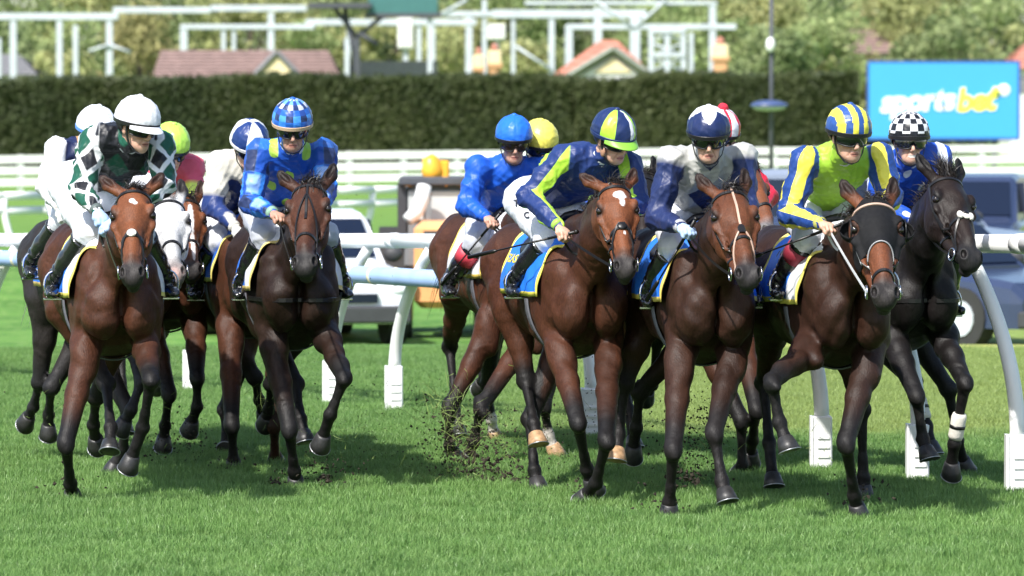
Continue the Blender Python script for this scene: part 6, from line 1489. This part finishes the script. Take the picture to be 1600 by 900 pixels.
run(dict(poll=(1367, 298), D=24.0, muzzle=(1386, 462), th=.15, reach=.72, pal=MAHOG, yaw=.06, style='plain', hood='pink', ears=((-.11, -.115, -.05), (-.13, .085, -.05)), hs=1.16, forelock=.9, nose=.46, cheekm=WHITEL, bridle=LEATH,
     legs=dict(FL=[(1206, 598, .5), (1218, 660, .5), (1230, 696, .55)], FR=[(1322, 692, .4), (1335, 774, .22), (1340, 798, .18)], HR=[(1346, 640, -1.0), (1349, 748, -1.05), (1350, 770, -1.05)]),
     cloth=dict(base=(.02, .17, .72), edge=(.80, .68, .14), front=(.74, .76, .80), patch=((-.58, -.50, -92, -82, 'yellow'),))),
    dict(head=(1326, 215, .20), yaw=.38, pitch=.18, cap=cap_K, shL=(1258, 252, 0), shR=(1374, 246, 0), elL=(1233, 335, .05), haL=(1292, 352, .33), elR=(1390, 310, .1), haR=(1345, 345, .4), hip=(1275, 318, -.42), knL=(1262, 372, -.05), anL=(1214, 442, -.28), silks=silks_K, sh=.0075, rein=WHITEL,
         boottop=mat('maroon_boot_top', (.25, .02, .04), .6), whip=dict(tip=(1150, 412), s=-.1, label='long thin black whip trailing behind the lime jockey'), tight=True),
    'bay racehorse in a black blinker hood with a pink browband', 'jockey in yellow and blue striped cap and sleeves with lime silks')
run(dict(poll=(1486, 264), D=26.0, muzzle=(1527, 404), th=.22, breast=True, reach=.72, pal=BLACK, yaw=.42, style='knob', ears=((-.11, -.12, -.04), (-.15, .085, -.05)), hs=1.14, nose=.33, forelock=1.5, foredir=(-1.3, -.5, -.15), manel=1.1, breastm=LEATH,
     bandage=(('FR', .50, .92), ('HL', .35, .85)),
     legs=dict(FL=[(1432, 618, .5), (1442, 686, .48), (1449, 710, .52)], FR=[(1508, 598, .5), (1491, 694, .42), (1486, 732, .35)], HL=[(1428, 596, -.6), (1448, 666, -.5), (1456, 702, -.45)], HR=[(1482, 608, -.7), (1496, 688, -.75), (1506, 725, -.85)])),
    dict(head=(1421, 223, .15), yaw=.12, pitch=.05, cap=cap_L, badge=True, shL=(1372, 252, 0), shR=(1466, 246, 0), hip=(1430, 330, -.42), haL=(1440, 350, .35), haR=(1462, 345, .35), elL=(1378, 320, .1), elR=(1470, 310, .1), silks=silks_L, smile=1, goggles=LENSB, skin=(.60, .36, .26), breech=BREECHG, sh=.008),
    'near black racehorse with a white padded noseband, rightmost of the field', 'smiling jockey in black and white chequered cap and royal blue silks')

# ------------------------------------------------------------------ turf thrown up by the hooves
def turf_spray():
    rs = np.random.default_rng(4); v = []; f = []
    def clod(c, s_):
        b = len(v); n = 8; q = rs.normal(size=(n, 3)); q /= np.linalg.norm(q, axis=1)[:, None]
        P_ = [V(1, 0, 0), V(-1, 0, 0), V(0, 1, 0), V(0, -1, 0), V(0, 0, 1), V(0, 0, -1)]
        for p in P_: v.append(tuple(c + (p + rs.normal(size=3) * .35) * s_ * rs.uniform(.6, 1.2)))
        for a in ((0, 2, 4), (2, 1, 4), (1, 3, 4), (3, 0, 4), (2, 0, 5), (1, 2, 5), (3, 1, 5), (0, 3, 5)): f.append(tuple(b + i for i in a))
    def cloud(px, py, D, sx, sy, n, s0, s1):
        for _ in range(n): clod(P(px + rs.normal() * sx, min(py + rs.normal() * sy, 200 + 15000 / D - 6), D + rs.normal() * .25), rs.uniform(s0, s1) ** 1.0)
    cloud(738, 695, 27.2, 46, 36, 620, .002, .009); cloud(770, 735, 27.0, 30, 20, 120, .005, .018); cloud(705, 700, 27.4, 24, 36, 110, .004, .013)
    cloud(900, 665, 28, 60, 40, 300, .002, .007); cloud(1085, 700, 26.5, 32, 40, 420, .002, .009); cloud(1075, 745, 26, 12, 8, 24, .008, .018)
    cloud(505, 735, 26.8, 34, 18, 130, .003, .009); cloud(508, 750, 26.5, 5, 5, 12, .010, .020); cloud(430, 755, 26.8, 12, 6, 40, .005, .014); cloud(560, 660, 28, 60, 50, 240, .0015, .005)
    cloud(285, 690, 28.6, 40, 20, 200, .002, .009); cloud(140, 640, 28, 70, 40, 160, .0015, .005); cloud(560, 340, 28, 40, 80, 60, .0015, .004); cloud(1150, 600, 27, 400, 130, 160, .0012, .0035); cloud(1105, 650, 27, 24, 24, 140, .002, .007)
    for gx, gy, gD in ((110, 784, 25.7), (462, 762, 26.7), (1045, 811, 24.6), (1340, 802, 24.9), (838, 764, 26.5), (367, 741, 27.8), (914, 782, 25.7), (1350, 772, 26.2), (720, 726, 28.5)):
        for _ in range(26): clod(V(X(gx, gD) + rs.normal() * .08, gD + rs.normal() * .10, .03 + abs(rs.normal()) * .05), rs.uniform(.003, .012))
    o = mk('turf_clods', v, f, mat('soil', (.030, .023, .014), .95, var=.3, vscale=60), None, smooth=False, origin=V(0, 27, 0)); tag(o, 'dark soil clods thrown up behind the galloping hooves', 'soil', kind='stuff')
    v2 = []; f2 = []
    def blade(c, l, w_):
        b = len(v2); d = nrm(rs.normal(size=3) + V(0, 0, .2)); s_ = nrm(np.cross(d, rs.normal(size=3))); bd = rs.normal(size=3) * .25
        for i in range(4): t = i / 3; p = c + d * l * t + bd * l * t * t; ww = w_ * (1 - t * .8); v2.append(tuple(p - s_ * ww)); v2.append(tuple(p + s_ * ww))
        for i in range(3): f2.append((b + 2 * i, b + 2 * i + 1, b + 2 * i + 3, b + 2 * i + 2))
    def bl(px, py, D, sx, sy, n, l0=.03, l1=.10):
        for _ in range(n): blade(P(px + rs.normal() * sx, min(py + rs.normal() * sy, 200 + 15000 / D - 4), D + rs.normal() * .2), rs.uniform(l0, l1), rs.uniform(.001, .0022))
    bl(712, 668, 27.3, 14, 30, 170, .05, .13); bl(745, 700, 27.2, 40, 34, 170); bl(680, 640, 27.5, 26, 24, 120, .05, .12); bl(705, 750, 27, 30, 12, 60, .04, .09); bl(290, 640, 29, 50, 26, 80); bl(420, 635, 28.2, 14, 10, 50); bl(540, 690, 27, 50, 26, 60); bl(80, 640, 28, 20, 20, 24); bl(1085, 690, 26.6, 24, 40, 90); bl(860, 690, 27, 60, 40, 120); bl(1270, 690, 27.5, 20, 30, 20); bl(220, 630, 28, 16, 14, 24)
    o = mk('flying_grass', v2, f2, mat('torn_grass', (.20, .28, .07), .6, var=.4, vscale=20), None, smooth=False, origin=V(0, 27, 0)); tag(o, 'torn grass blades flying in the air around the legs', 'grass', kind='stuff')
turf_spray()
